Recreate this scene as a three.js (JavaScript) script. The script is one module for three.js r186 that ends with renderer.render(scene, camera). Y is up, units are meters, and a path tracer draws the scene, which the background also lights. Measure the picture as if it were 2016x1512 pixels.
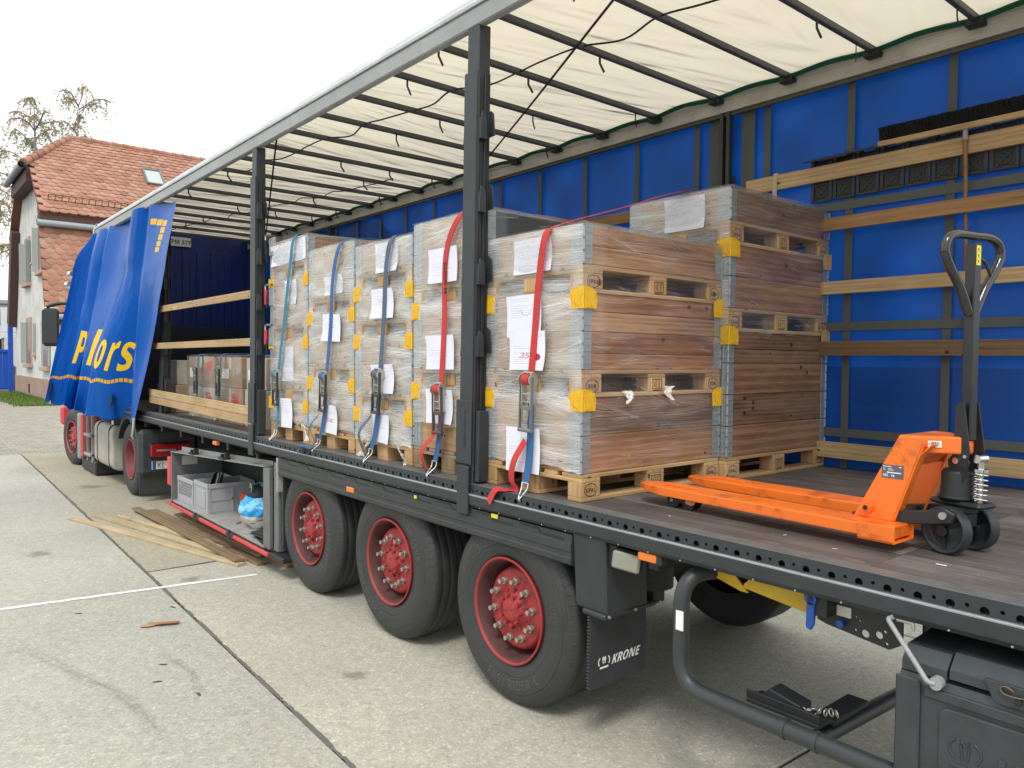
import * as THREE from 'three';
import { mergeGeometries, mergeVertices, toCreasedNormals } from 'three/addons/utils/BufferGeometryUtils.js';

// ---------------------------------------------------------------- camera, sky, sun, exposure
const scene = new THREE.Scene();
const camera = new THREE.PerspectiveCamera(54.05, 4 / 3, 0.05, 600);
camera.position.set(3.4468, 1.9638, 2.658);
camera.rotation.set(-0.0327, 0.8755, 0.0091, 'YXZ');
const renderer = new THREE.WebGLRenderer({ antialias: true });
renderer.toneMapping = THREE.LinearToneMapping;
renderer.toneMappingExposure = 1.3;
renderer.shadowMap.enabled = true;
renderer.shadowMap.type = THREE.PCFSoftShadowMap;
{ // bright overcast sky: an even, slightly cool white veil
  const w = 128, h = 64, a = new Float32Array(w * h * 4);
  for (let j = 0; j < h; j++) for (let i = 0; i < w; i++) {
    const t = j / (h - 1), up = Math.max(0, t * 2 - 1);
    const cl = 0.03 * Math.sin(i / w * Math.PI * 6 + t * 5) * Math.sin(t * 21 + Math.cos(i / w * Math.PI * 4) * 2);
    const L = 1.04 + 0.14 * up + cl;
    const k = (j * w + i) * 4;
    a[k] = L * 0.955; a[k + 1] = L * 1.0; a[k + 2] = L * 0.99; a[k + 3] = 1;
  }
  const sky = new THREE.DataTexture(a, w, h, THREE.RGBAFormat, THREE.FloatType);
  sky.mapping = THREE.EquirectangularReflectionMapping; sky.magFilter = THREE.LinearFilter; sky.minFilter = THREE.LinearFilter;
  sky.wrapS = THREE.RepeatWrapping; sky.needsUpdate = true;
  scene.background = sky; scene.environment = sky;
}
const sun = new THREE.DirectionalLight(new THREE.Color(1, 0.965, 0.9), 1.5);
sun.position.set(9, 24, 13); sun.target.position.set(-3, 0, -1);
sun.castShadow = true; sun.shadow.radius = 26; sun.shadow.mapSize.set(2048, 2048);
Object.assign(sun.shadow.camera, { left: -22, right: 22, top: 18, bottom: -18, near: 1, far: 80 });
sun.shadow.bias = -0.0005;
scene.add(sun, sun.target);

// ---------------------------------------------------------------- helpers
const D = 1.224;                                  // height of the load floor
const PI = Math.PI, V3 = (x, y, z) => new THREE.Vector3(x, y, z);
function rng(s) { return () => { s |= 0; s = s + 0x6D2B79F5 | 0; let t = Math.imul(s ^ s >>> 15, 1 | s); t = t + Math.imul(t ^ t >>> 7, 61 | t) ^ t; return ((t ^ t >>> 14) >>> 0) / 4294967296; }; }
const R = rng(4711);
const lerp = (a, b, t) => a + (b - a) * t, clamp = (x, a, b) => Math.min(b, Math.max(a, x)), sst = (a, b, x) => { x = clamp((x - a) / (b - a), 0, 1); return x * x * (3 - 2 * x); };

function hash2(x, y, s) { let h = Math.imul(x, 374761393) + Math.imul(y, 668265263) + Math.imul(s, 974711) | 0; h = Math.imul(h ^ h >>> 13, 1274126177); return ((h ^ h >>> 16) >>> 0) / 4294967296; }
function vnoise(x, y, s, px = 0, py = 0) {
  let xi = Math.floor(x), yi = Math.floor(y); const fx = x - xi, fy = y - yi;
  const w = (v, p) => p ? ((v % p) + p) % p : v;
  const u = fx * fx * (3 - 2 * fx), v = fy * fy * (3 - 2 * fy);
  const a = hash2(w(xi, px), w(yi, py), s), b = hash2(w(xi + 1, px), w(yi, py), s), c = hash2(w(xi, px), w(yi + 1, py), s), d = hash2(w(xi + 1, px), w(yi + 1, py), s);
  return a + (b - a) * u + (c - a) * v + (a - b - c + d) * u * v;
}
function fbm(x, y, s, oct = 4) { let t = 0, a = 0.5; for (let i = 0; i < oct; i++) { t += a * vnoise(x, y, s + i); x *= 2.03; y *= 2.03; a *= 0.5; } return t; }

function projUV(g, grain = 'x', uo = 0, vo = 0) {   // box-projected uv in metres, u along the grain
  g = g.index ? g.toNonIndexed() : g;
  const p = g.attributes.position, n = p.count, uv = new Float32Array(n * 2), A = V3(), B = V3(), C = V3();
  const gi = 'xyz'.indexOf(grain);
  for (let i = 0; i < n; i += 3) {
    A.fromBufferAttribute(p, i); B.fromBufferAttribute(p, i + 1); C.fromBufferAttribute(p, i + 2);
    const nn = B.clone().sub(A).cross(C.clone().sub(A)), q = [Math.abs(nn.x), Math.abs(nn.y), Math.abs(nn.z)];
    let k = q.indexOf(Math.max(...q)); const rest = [0, 1, 2].filter(t => t !== k);
    let ua, va; if (k === gi) { [ua, va] = rest; } else { ua = gi; va = rest.find(t => t !== gi); }
    [A, B, C].forEach((P, j) => { const c = P.toArray(); uv[(i + j) * 2] = c[ua] + uo; uv[(i + j) * 2 + 1] = c[va] + vo; });
  }
  g.setAttribute('uv', new THREE.BufferAttribute(uv, 2)); return g;
}
function cb(x0, x1, y0, y1, z0, z1, c = 0.004, grain = null, uo = 0, vo = 0) {   // chamfered box
  const lo = [x0, y0, z0], hi = [x1, y1, z1]; c = Math.min(c, (x1 - x0) / 2.2, (y1 - y0) / 2.2, (z1 - z0) / 2.2);
  const ctr = [0, 1, 2].map(k => (lo[k] + hi[k]) / 2);
  const P = (s, f) => [0, 1, 2].map(k => (s[k] > 0 ? hi[k] - (k === f ? 0 : c) : lo[k] + (k === f ? 0 : c)));
  const out = [];
  const tri = (a, b, d) => {
    const ux = b[0] - a[0], uy = b[1] - a[1], uz = b[2] - a[2], vx = d[0] - a[0], vy = d[1] - a[1], vz = d[2] - a[2];
    const nx = uy * vz - uz * vy, ny = uz * vx - ux * vz, nz = ux * vy - uy * vx;
    const mx = (a[0] + b[0] + d[0]) / 3 - ctr[0], my = (a[1] + b[1] + d[1]) / 3 - ctr[1], mz = (a[2] + b[2] + d[2]) / 3 - ctr[2];
    if (nx * mx + ny * my + nz * mz >= 0) out.push(...a, ...b, ...d); else out.push(...a, ...d, ...b);
  };
  for (let f = 0; f < 3; f++) for (const s of [-1, 1]) {
    const o = [0, 1, 2].filter(k => k !== f), q = [[-1, -1], [1, -1], [1, 1], [-1, 1]].map(([a, b]) => { const S = [0, 0, 0]; S[f] = s; S[o[0]] = a; S[o[1]] = b; return P(S, f); });
    tri(q[0], q[1], q[2]); tri(q[0], q[2], q[3]);
  }
  if (c > 0) {
    for (let e = 0; e < 3; e++) { const o = [0, 1, 2].filter(k => k !== e); for (const a of [-1, 1]) for (const b of [-1, 1]) {
      const S1 = [0, 0, 0], S2 = [0, 0, 0]; S1[e] = -1; S2[e] = 1; S1[o[0]] = S2[o[0]] = a; S1[o[1]] = S2[o[1]] = b;
      const q = [P(S1, o[0]), P(S2, o[0]), P(S2, o[1]), P(S1, o[1])]; tri(q[0], q[1], q[2]); tri(q[0], q[2], q[3]);
    } }
    for (const a of [-1, 1]) for (const b of [-1, 1]) for (const d of [-1, 1]) { const S = [a, b, d]; tri(P(S, 0), P(S, 1), P(S, 2)); }
  }
  const g = new THREE.BufferGeometry(); g.setAttribute('position', new THREE.BufferAttribute(new Float32Array(out), 3)); g.computeVertexNormals();
  const L = [x1 - x0, y1 - y0, z1 - z0];
  return projUV(g, grain || 'xyz'[L.indexOf(Math.max(...L))], uo, vo);
}
function clean(g) { g = g.index ? g.toNonIndexed() : g.clone(); for (const k of Object.keys(g.attributes)) if (!['position', 'normal', 'uv'].includes(k)) g.deleteAttribute(k); if (!g.attributes.uv) projUV(g); if (!g.attributes.normal) g.computeVertexNormals(); g.morphAttributes = {}; return g; }
const merge = l => mergeGeometries(l.map(clean));
function cyl(axis, r, len, x, y, z, seg = 20, r2 = r) { const g = new THREE.CylinderGeometry(r2, r, len, seg); if (axis === 'x') g.rotateZ(-PI / 2); if (axis === 'z') g.rotateX(PI / 2); g.translate(x, y, z); return g; }
function tube(pts, r, seg = 10, closed = false, tension = 0.5, n = 0) { const c = new THREE.CatmullRomCurve3(pts.map(p => Array.isArray(p) ? V3(...p) : p), closed, 'catmullrom', tension); return new THREE.TubeGeometry(c, n || pts.length * 6, r, seg, closed); }
function bent(pts, rb, r, seg = 12) {            // tube along straight runs with rounded bends
  const P = pts.map(p => V3(...p)), path = new THREE.CurvePath();
  let prev = P[0];
  for (let i = 1; i < P.length; i++) {
    if (i === P.length - 1) { path.add(new THREE.LineCurve3(prev, P[i])); break; }
    const a = P[i].clone().add(P[i - 1].clone().sub(P[i]).setLength(rb)), b = P[i].clone().add(P[i + 1].clone().sub(P[i]).setLength(rb));
    path.add(new THREE.LineCurve3(prev, a)); path.add(new THREE.QuadraticBezierCurve3(a, P[i], b)); prev = b;
  }
  const q = []; for (const c of path.curves) { const m = c.isLineCurve3 ? 2 : 8; for (let i = 0; i <= m; i++) { const v = c.getPoint(i / m); if (!q.length || q[q.length - 1].distanceTo(v) > 1e-4) q.push(v); } }
  const cc = new THREE.CatmullRomCurve3(q, false, 'centripetal'); return new THREE.TubeGeometry(cc, q.length * 3, r, seg, false);
}
function ext(pts, depth, bevel = 0, holes = [], curveSegments = 8) {   // polygon in xy pulled along +z
  const s = pts.isShape ? pts : new THREE.Shape(pts.map(p => new THREE.Vector2(...p)));
  for (const h of holes) { const p = new THREE.Path(); p.absarc(h[0], h[1], h[2], 0, PI * 2, true); s.holes.push(p); }
  return new THREE.ExtrudeGeometry(s, { depth: depth - 2 * bevel, bevelEnabled: bevel > 0, bevelSize: bevel, bevelThickness: bevel, bevelSegments: 1, curveSegments }).translate(0, 0, bevel);
}
function extX(pts, x0, x1) {                     // polygon of (z, y) pulled along x
  const g = ext(pts.map(([z, y]) => [-z, y]), x1 - x0); g.rotateY(PI / 2); g.translate(x0, 0, 0); return projUV(g, 'x');
}
function extZ(pts, z0, z1, bevel = 0) { const g = ext(pts, z1 - z0, bevel); g.translate(0, 0, z0); return projUV(g, 'x'); }
function lathe(prof, axis, seg = 48) { const g = new THREE.LatheGeometry(prof.map(p => new THREE.Vector2(...p)), seg); if (axis === 'z') g.rotateX(PI / 2); if (axis === 'x') g.rotateZ(-PI / 2); return g; }
function sheet(nu, nv, f, uvf) {                 // parametric sheet
  const p = [], uv = [], id = [];
  for (let j = 0; j <= nv; j++) for (let i = 0; i <= nu; i++) { const q = f(i / nu, j / nv); p.push(q[0], q[1], q[2]); const t = uvf ? uvf(i / nu, j / nv) : [i / nu, j / nv]; uv.push(t[0], t[1]); }
  for (let j = 0; j < nv; j++) for (let i = 0; i < nu; i++) { const a = j * (nu + 1) + i; id.push(a, a + 1, a + nu + 2, a, a + nu + 2, a + nu + 1); }
  const g = new THREE.BufferGeometry(); g.setAttribute('position', new THREE.Float32BufferAttribute(p, 3)); g.setAttribute('uv', new THREE.Float32BufferAttribute(uv, 2)); g.setIndex(id); g.computeVertexNormals(); return g;
}
function ribbon(pts, w, t = 0.003, side = [1, 0, 0]) {   // flat strap with thickness along a polyline; side = its width direction
  const P = new THREE.CatmullRomCurve3(pts.map(p => V3(...p)), false, 'centripetal').getPoints(pts.length * 5);
  const S = V3(...side).normalize(), pos = [], uv = [], id = []; let L = 0;
  P.forEach((p, i) => {
    const T = P[Math.min(i + 1, P.length - 1)].clone().sub(P[Math.max(i - 1, 0)]).normalize();
    const N = T.clone().cross(S).normalize(), s = S.clone().addScaledVector(T, -S.dot(T)).normalize();
    if (i) L += p.distanceTo(P[i - 1]);
    for (const [a, b] of [[-1, -1], [1, -1], [1, 1], [-1, 1]]) { const q = p.clone().addScaledVector(s, a * w / 2).addScaledVector(N, b * t / 2); pos.push(q.x, q.y, q.z); uv.push(L, a > 0 ? w : 0); }
  });
  for (let i = 0; i < P.length - 1; i++) for (let k = 0; k < 4; k++) { const a = i * 4 + k, b = i * 4 + (k + 1) % 4; id.push(a, b, b + 4, a, b + 4, a + 4); }
  const e = (P.length - 1) * 4; id.push(0, 2, 1, 0, 3, 2, e, e + 1, e + 2, e, e + 2, e + 3);
  const g = new THREE.BufferGeometry(); g.setAttribute('position', new THREE.Float32BufferAttribute(pos, 3)); g.setAttribute('uv', new THREE.Float32BufferAttribute(uv, 2)); g.setIndex(id);
  const n = g.toNonIndexed(); n.computeVertexNormals(); return n;
}
const taken = {};
function numbered(name) { const k = taken[name] = (taken[name] ?? -1) + 1; return k ? `${name}_${String(k).padStart(3, '0')}` : name; }
function part(parent, name, geo, m, label) { const o = new THREE.Mesh(geo, m); o.name = name; o.castShadow = o.receiveShadow = true; if (label) o.userData.label = label; parent.add(o); return o; }
function sub(parent, name, label) { const o = new THREE.Group(); o.name = name; if (label) o.userData.label = label; parent.add(o); return o; }
function thing(name, label, category, group, pos = [0, 0, 0], ry = 0) { const o = new THREE.Group(); o.name = numbered(name); o.position.set(...pos); o.rotation.y = ry; o.userData = { label, category }; if (group) o.userData.group = group; scene.add(o); return o; }
function solid(name, geo, m, label, category, group) { const o = new THREE.Mesh(geo, m); o.name = numbered(name); o.castShadow = o.receiveShadow = true; o.userData = { label, category }; if (group) o.userData.group = group; scene.add(o); return o; }
function struct(name, geo, m) { const o = new THREE.Mesh(geo, m); o.name = numbered(name); o.castShadow = o.receiveShadow = true; o.userData = { kind: 'structure' }; scene.add(o); return o; }

// ---------------------------------------------------------------- textures
function tex(w, h, f, { srgb = true, wrap = THREE.RepeatWrapping, rep } = {}) {
  const a = new Uint8Array(w * h * 4);
  for (let j = 0; j < h; j++) for (let i = 0; i < w; i++) { const c = f(i, j, i / w, j / h), k = (j * w + i) * 4; if (typeof c === 'number') { a[k] = a[k + 1] = a[k + 2] = clamp(c, 0, 1) * 255; } else { a[k] = clamp(c[0], 0, 1) * 255; a[k + 1] = clamp(c[1], 0, 1) * 255; a[k + 2] = clamp(c[2], 0, 1) * 255; } a[k + 3] = 255; }
  const t = new THREE.DataTexture(a, w, h, THREE.RGBAFormat); t.wrapS = t.wrapT = wrap; t.magFilter = THREE.LinearFilter; t.minFilter = THREE.LinearMipmapLinearFilter; t.generateMipmaps = true;
  if (srgb) t.colorSpace = THREE.SRGBColorSpace; if (rep) t.repeat.set(...rep); t.needsUpdate = true; return t;
}
function canvasTex(w, h, draw, srgb = true) {
  const c = document.createElement('canvas'); c.width = w; c.height = h; const x = c.getContext('2d'); draw(x, w, h);
  const t = new THREE.CanvasTexture(c); if (srgb) t.colorSpace = THREE.SRGBColorSpace; return t;
}
const re = (t, x, y) => { const c = t.clone(); c.repeat.set(x, y); c.needsUpdate = true; return c; };
function woodTex(seed, knots, lines, k = 1) {            // 1.6 m x 0.4 m of planed softwood
  const W = 1024, H = 384, r = rng(seed), K = []; for (let i = 0; i < knots; i++) K.push([r() * 1.6, r() * 0.4, 0.006 + r() * 0.012]);
  return tex(W, H, (i, j, u, v) => {
    let x = u * 1.6, y = v * 0.4, kn = 0;
    let yy = y + 0.012 * (fbm(x * 1.3, y * 4, seed) - 0.5) + 0.004 * (fbm(x * 5, y * 14, seed + 9) - 0.5);
    for (const [kx, ky, kr] of K) { const dx = (x - kx) * 0.45, dy = y - ky, d = Math.hypot(dx, dy); yy += 0.5 * kr * kr / (d + kr * 0.5) * Math.sign(dy || 1) * 0.6; const e = Math.hypot((x - kx) * 0.8, dy) / kr; kn = Math.max(kn, 1 - sst(0.55, 1.1, e)); }
    const rg = 0.5 + 0.5 * Math.sin(yy * lines + 5 * fbm(x * 0.6, yy * 8, seed + 3));
    const fine = vnoise(x * 26, yy * 900, seed + 5), fib = vnoise(x * 7, yy * 330, seed + 6);
    let l = 0.84 + k * (0.065 * (Math.pow(rg, 1.5) - 0.3) + 0.06 * (fine - 0.5) + 0.09 * (fib - 0.5) + 0.22 * (fbm(x * 2.2, y * 9, seed + 7, 4) - 0.45));
    l *= 1 - 0.5 * kn;
    if (vnoise(x * 3, yy * 120, seed + 11) > 0.93) l *= 0.8;
    return [l, Math.pow(l, 1.18) * 0.985, Math.pow(l, 1.42) * 0.96];
  }, { wrap: THREE.MirroredRepeatWrapping, rep: [1 / 1.6, 1 / 0.4] });
}
const TW = [woodTex(11, 7, 190), woodTex(23, 4, 120), woodTex(37, 9, 260), woodTex(51, 8, 170, 2.1), woodTex(63, 6, 110, 2.3), woodTex(77, 10, 230, 1.9)];
const noiseG = tex(512, 512, (i, j) => 0.5 * vnoise(i / 4, j / 4, 1, 128, 128) + 0.3 * vnoise(i / 12.8, j / 12.8, 2, 40, 40) + 0.3 * vnoise(i / 51.2, j / 51.2, 3, 10, 10), { srgb: false });
const scuff = tex(1024, 1024, (i, j) => {           // dust and scuffs on painted sheet
  const a = vnoise(i / 128, j / 128, 5, 8, 8) * 0.5 + vnoise(i / 32, j / 32, 6, 32, 32) * 0.3 + vnoise(i / 4, j / 4, 8, 256, 256) * 0.2;
  const s = Math.pow(vnoise(i / 64, j / 3, 7, 16, 341), 8) * 0.9;
  return clamp(0.86 + 0.17 * (a - 0.5) + s * 0.10, 0, 1);
});
const wear = tex(1024, 1024, (i, j) => {           // chips, scrapes and grime on paint
  const g = vnoise(i / 170.67, j / 170.67, 31, 6, 6) * 0.55 + vnoise(i / 42.67, j / 42.67, 32, 24, 24) * 0.3 + vnoise(i / 8, j / 8, 33, 128, 128) * 0.15;
  const sc = vnoise(i / 51.2, j / 2, 34, 20, 512), ch = vnoise(i / 6.4, j / 6.4, 35, 160, 160);
  let l = 0.95 - 0.16 * sst(0.5, 0.8, g); if (sc > 0.91 && g > 0.5) l *= 0.72; if (ch > 0.9 && g > 0.58) l *= 0.7; return [l, l * 0.98, l * 0.97];
});
const fine = tex(512, 512, (i, j) => 0.5 + 0.5 * (vnoise(i / 2, j / 2, 21, 256, 256) - 0.5) + 0.5 * (vnoise(i / 8, j / 8, 22, 64, 64) - 0.5), { srgb: false });

// ---------------------------------------------------------------- materials (linear base colours)
function M(c, rough = 0.6, o = {}) { const m = new THREE.MeshPhysicalMaterial({ roughness: rough, metalness: 0, ...o }); m.color.setRGB(...c); return m; }
function wood(t, c, rough = 0.75, b = 0.0006) { return M(c, rough, { map: TW[t], bumpMap: TW[t], bumpScale: b }); }
const dirt = (c, rough, rep, o = {}) => M(c, rough, { map: re(scuff, rep, rep), ...o });
const mt = {
  steel: dirt([0.042, 0.047, 0.054], 0.48, 1.3), steelDark: dirt([0.016, 0.018, 0.021], 0.55, 1.5), black: M([0.012, 0.013, 0.014], 0.5), plasticBlack: dirt([0.022, 0.025, 0.028], 0.5, 1.1),
  alu: dirt([0.42, 0.43, 0.43], 0.45, 0.5), aluDull: dirt([0.36, 0.36, 0.35], 0.55, 0.6), silver: M([0.62, 0.62, 0.61], 0.35, { metalness: 0.85 }), galv: dirt([0.46, 0.50, 0.53], 0.42, 6, { metalness: 0.45 }),
  chrome: M([0.75, 0.75, 0.76], 0.18, { metalness: 1 }), zinc: M([0.45, 0.43, 0.38], 0.4, { metalness: 0.7 }),
  rubber: dirt([0.045, 0.047, 0.05], 0.7, 3), rimRed: M([0.37, 0.037, 0.041], 0.6, { map: re(wear, 2, 1) }), red: M([0.62, 0.06, 0.07], 0.45), redDark: M([0.30, 0.008, 0.012], 0.25),
  orange: M([0.97, 0.205, 0.016], 0.4, { map: re(wear, 1.4, 1.4), clearcoat: 0.35, clearcoatRoughness: 0.3, bumpMap: re(fine, 6, 6), bumpScale: 0.0002 }), yellow: M([0.86, 0.50, 0.012], 0.4), yellowPaint: dirt([0.72, 0.44, 0.02], 0.5, 1),
  blueTarp: dirt([0.004, 0.085, 0.42], 0.36, 0.35, { side: THREE.DoubleSide }), blueDark: dirt([0.005, 0.03, 0.22], 0.5, 0.5), bluePlastic: M([0.01, 0.06, 0.30], 0.4),
  greyBelt: M([0.085, 0.09, 0.085], 0.8), white: M([0.78, 0.78, 0.77], 0.4), paper: M([0.80, 0.81, 0.86], 0.8, { side: THREE.DoubleSide }), cream: dirt([0.52, 0.49, 0.42], 0.5, 1),
  strapRed: M([0.50, 0.035, 0.035], 0.75), strapBlue: M([0.035, 0.12, 0.30], 0.75), strapTeal: M([0.03, 0.19, 0.31], 0.75), strapSlate: M([0.075, 0.115, 0.18], 0.75),
  amber: M([0.75, 0.20, 0.03], 0.3), lens: M([0.27, 0.265, 0.22], 0.3), greyPlastic: dirt([0.40, 0.41, 0.43], 0.5, 2), crateGrey: M([0.36, 0.37, 0.40], 0.5), crateRed: M([0.50, 0.03, 0.02], 0.45), darkVoid: M([0.01, 0.011, 0.013], 0.9),
  glassDark: M([0.02, 0.022, 0.024], 0.05), green: M([0.008, 0.10, 0.045], 0.6), rope: M([0.016, 0.016, 0.018], 0.8), cap: M([0.86, 0.53, 0.02], 0.45, { map: re(wear, 5, 5) }),
};
const wd = {
  lath: [wood(0, [0.62, 0.47, 0.285]), wood(2, [0.58, 0.43, 0.26])], lathOld: [wood(1, [0.40, 0.24, 0.12]), wood(0, [0.24, 0.16, 0.10])],
  pallet: [wood(0, [0.66, 0.46, 0.26]), wood(1, [0.60, 0.40, 0.21]), wood(2, [0.70, 0.50, 0.28])], palletOld: [wood(1, [0.36, 0.27, 0.18])],
  brown: [wood(3, [0.47, 0.235, 0.11]), wood(4, [0.43, 0.21, 0.10]), wood(5, [0.52, 0.295, 0.15]), wood(3, [0.38, 0.175, 0.09]), wood(4, [0.33, 0.185, 0.105]), wood(5, [0.24, 0.15, 0.10])],
  tan: [wood(0, [0.62, 0.42, 0.25]), wood(1, [0.56, 0.36, 0.20]), wood(2, [0.64, 0.45, 0.28])], ground: [wood(2, [0.68, 0.57, 0.40]), wood(0, [0.66, 0.55, 0.38]), wood(1, [0.32, 0.24, 0.155])],
};
// ================================================================ setting: ground, paving, line
{
  const conc = seed => tex(2048, 2048, (i, j) => {
    const p = 8 / 2048, x = i * p, y = j * p;
    const big = vnoise(x * 0.5, y * 0.5, seed, 4, 4) * 0.5 + vnoise(x * 1.5, y * 1.5, seed + 1, 12, 12) * 0.3 + vnoise(x * 5, y * 5, seed + 2, 40, 40) * 0.2;
    const g1 = vnoise(x * 32, y * 32, seed + 3, 256, 256), g2 = hash2(i, j, seed + 4), g3 = vnoise(x * 90, y * 90, seed + 5, 720, 720);
    let l = 0.735 + 0.07 * (big - 0.5) + 0.05 * (g1 - 0.5) + 0.08 * (g2 - 0.5) + 0.085 * (g3 - 0.5);
    if (g3 > 0.84 && g2 > 0.3) l += 0.08; if (vnoise(x * 60, y * 60, seed + 8, 480, 480) < 0.13) l -= 0.055;
    const st = vnoise(x * 0.75, y * 0.75, seed + 6, 6, 6); if (st > 0.70) l -= (st - 0.70) * 0.16 * (0.5 + g1);
    const w = 0.5 * vnoise(x, y, seed + 7, 8, 8) + 0.5 * g1;
    return [l * (1.0 + 0.02 * w), l * (0.985 + 0.012 * w), l * (0.93 - 0.035 * w)];
  }, { rep: [1 / 8, 1 / 8] });
  const cA = conc(3);
  const gb = re(noiseG, 2.2, 2.2);
  const slabM = [M([0.79, 0.795, 0.825], 0.9, { map: cA, bumpMap: gb, bumpScale: 0.0025 }), M([0.84, 0.835, 0.835], 0.92, { map: cA, bumpMap: gb, bumpScale: 0.003 }), M([0.74, 0.70, 0.64], 0.95, { map: cA, bumpMap: gb, bumpScale: 0.006 })];
  const ground = struct('ground', new THREE.PlaneGeometry(700, 700).rotateX(-PI / 2).translate(0, -0.03, 0), M([0.16, 0.15, 0.125], 0.95, { map: re(fine, 200, 200) }));
  const tilt = 0.0245;                              // the joints run at a slight angle to the trailer
  const pav = new THREE.Group(); pav.name = 'concrete_pavement'; pav.userData = { kind: 'structure' }; pav.rotation.y = -tilt; pav.position.set(0.24, 0, 0.955); scene.add(pav);
  const jag = (geo, seed) => geo;
  const slab = (x0, x1, z0, z1, m) => { const g = cb(x0 + 0.009, x1 - 0.009, -0.16, 0, z0 + 0.009, z1 - 0.009, 0.006, 'x', x0 * 0.37, z0 * 1.7); part(pav, 'slab', g, slabM[m]); };
  // strip under the trailer (z < 0), strip on the camera's side (z > 0), strip beyond the trailer
  for (const [x0, x1, m] of [[-14.4, -9.35, 2], [-9.35, -4.12, 2], [-4.12, 1.25, 1], [1.25, 7, 1], [7, 13, 1]]) slab(x0, x1, -3.95, 0, m);
  for (const [x0, x1, m] of [[-14.4, -8.6, 0], [-8.6, 1.9, 0], [1.9, 7.5, 0], [7.5, 13, 0]]) slab(x0, x1, 0, 4.4, m === 0 && x1 > -9 ? 0 : 0);
  for (const [x0, x1] of [[-14.4, -6.5], [-6.5, -1.2], [-1.2, 4.4], [4.4, 13]]) { slab(x0, x1, -7.9, -3.95, 1); slab(x0, x1, -12, -7.9, 0); }
  slab(-14.4, -2, 4.4, 9, 0); slab(-2, 13, 4.4, 9, 0);
  struct('joint_filler', new THREE.PlaneGeometry(27.4, 21).rotateX(-PI / 2).rotateY(-tilt).translate(-0.5, -0.012, -0.6), M([0.085, 0.078, 0.065], 0.95, { map: re(fine, 30, 30) }));
  // block paving beyond the slabs: nearest blocks one by one, the rest as one mass
  const bp = new THREE.Group(); bp.name = 'block_paving'; bp.userData = { kind: 'structure' }; bp.rotation.y = -tilt; bp.position.set(0.24, 0, 0.955); scene.add(bp);
  const bm = [0, 1, 2].map(i => M([[0.62, 0.58, 0.49], [0.68, 0.63, 0.53], [0.57, 0.535, 0.46]][i], 0.95, { map: re(fine, 3, 3), bumpMap: gb, bumpScale: 0.004 }));
  const bg = cb(-0.096, 0.096, -0.08, 0, -0.096, 0.096, 0.008), rest = [[], [], []]; let n = 0;
  const r = rng(77), q = new THREE.Matrix4();
  for (let i = 0; i < 110; i++) for (let j = 0; j < 46; j++) {
    const x = -14.52 - i * 0.2, z = -5.1 + j * 0.2 + (i % 2) * 0.1, k = Math.floor(r() * 3), y = -0.004 - r() * 0.006;
    const vis = x > -21 && z > -0.4 && z < 1.9;
    if (vis && n < 290) { const o = part(bp, 'paver', bg, bm[k]); o.position.set(x, y, z); n++; } else { q.makeTranslation(x, y, z); rest[k].push(q.clone()); }
  }
  rest.forEach((l, k) => { const im = new THREE.InstancedMesh(bg, bm[k], l.length); im.name = 'far_pavers'; l.forEach((m, i) => im.setMatrixAt(i, m)); im.userData = { kind: 'stuff' }; im.receiveShadow = im.castShadow = true; bp.add(im); });
  // worn white line painted across the yard
  const wear = tex(512, 64, (i, j) => { const e = Math.min(j, 63 - j) / 32; const nn = vnoise(i / 3, j / 3, 91) * 0.6 + vnoise(i / 14, j / 9, 92) * 0.5; return clamp((e * 1.9 + 0.42 - nn * 1.15) * 2.2, 0, 1) * 0.92; }, { srgb: false, wrap: THREE.ClampToEdgeWrapping });
  const A = V3(-3.72, 0.004, 3.6), B = V3(-3.19, 0.004, 0.10), wv = V3(0.045, 0, 0.006);
  struct('painted_line', sheet(40, 1, (u, v) => { const p = A.clone().lerp(B, u).addScaledVector(wv, (v - 0.5) * 1.7); return [p.x, p.y, p.z]; }, (u, v) => [u, v]), M([0.80, 0.80, 0.78], 0.85, { alphaMap: wear, transparent: true }));
}
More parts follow.
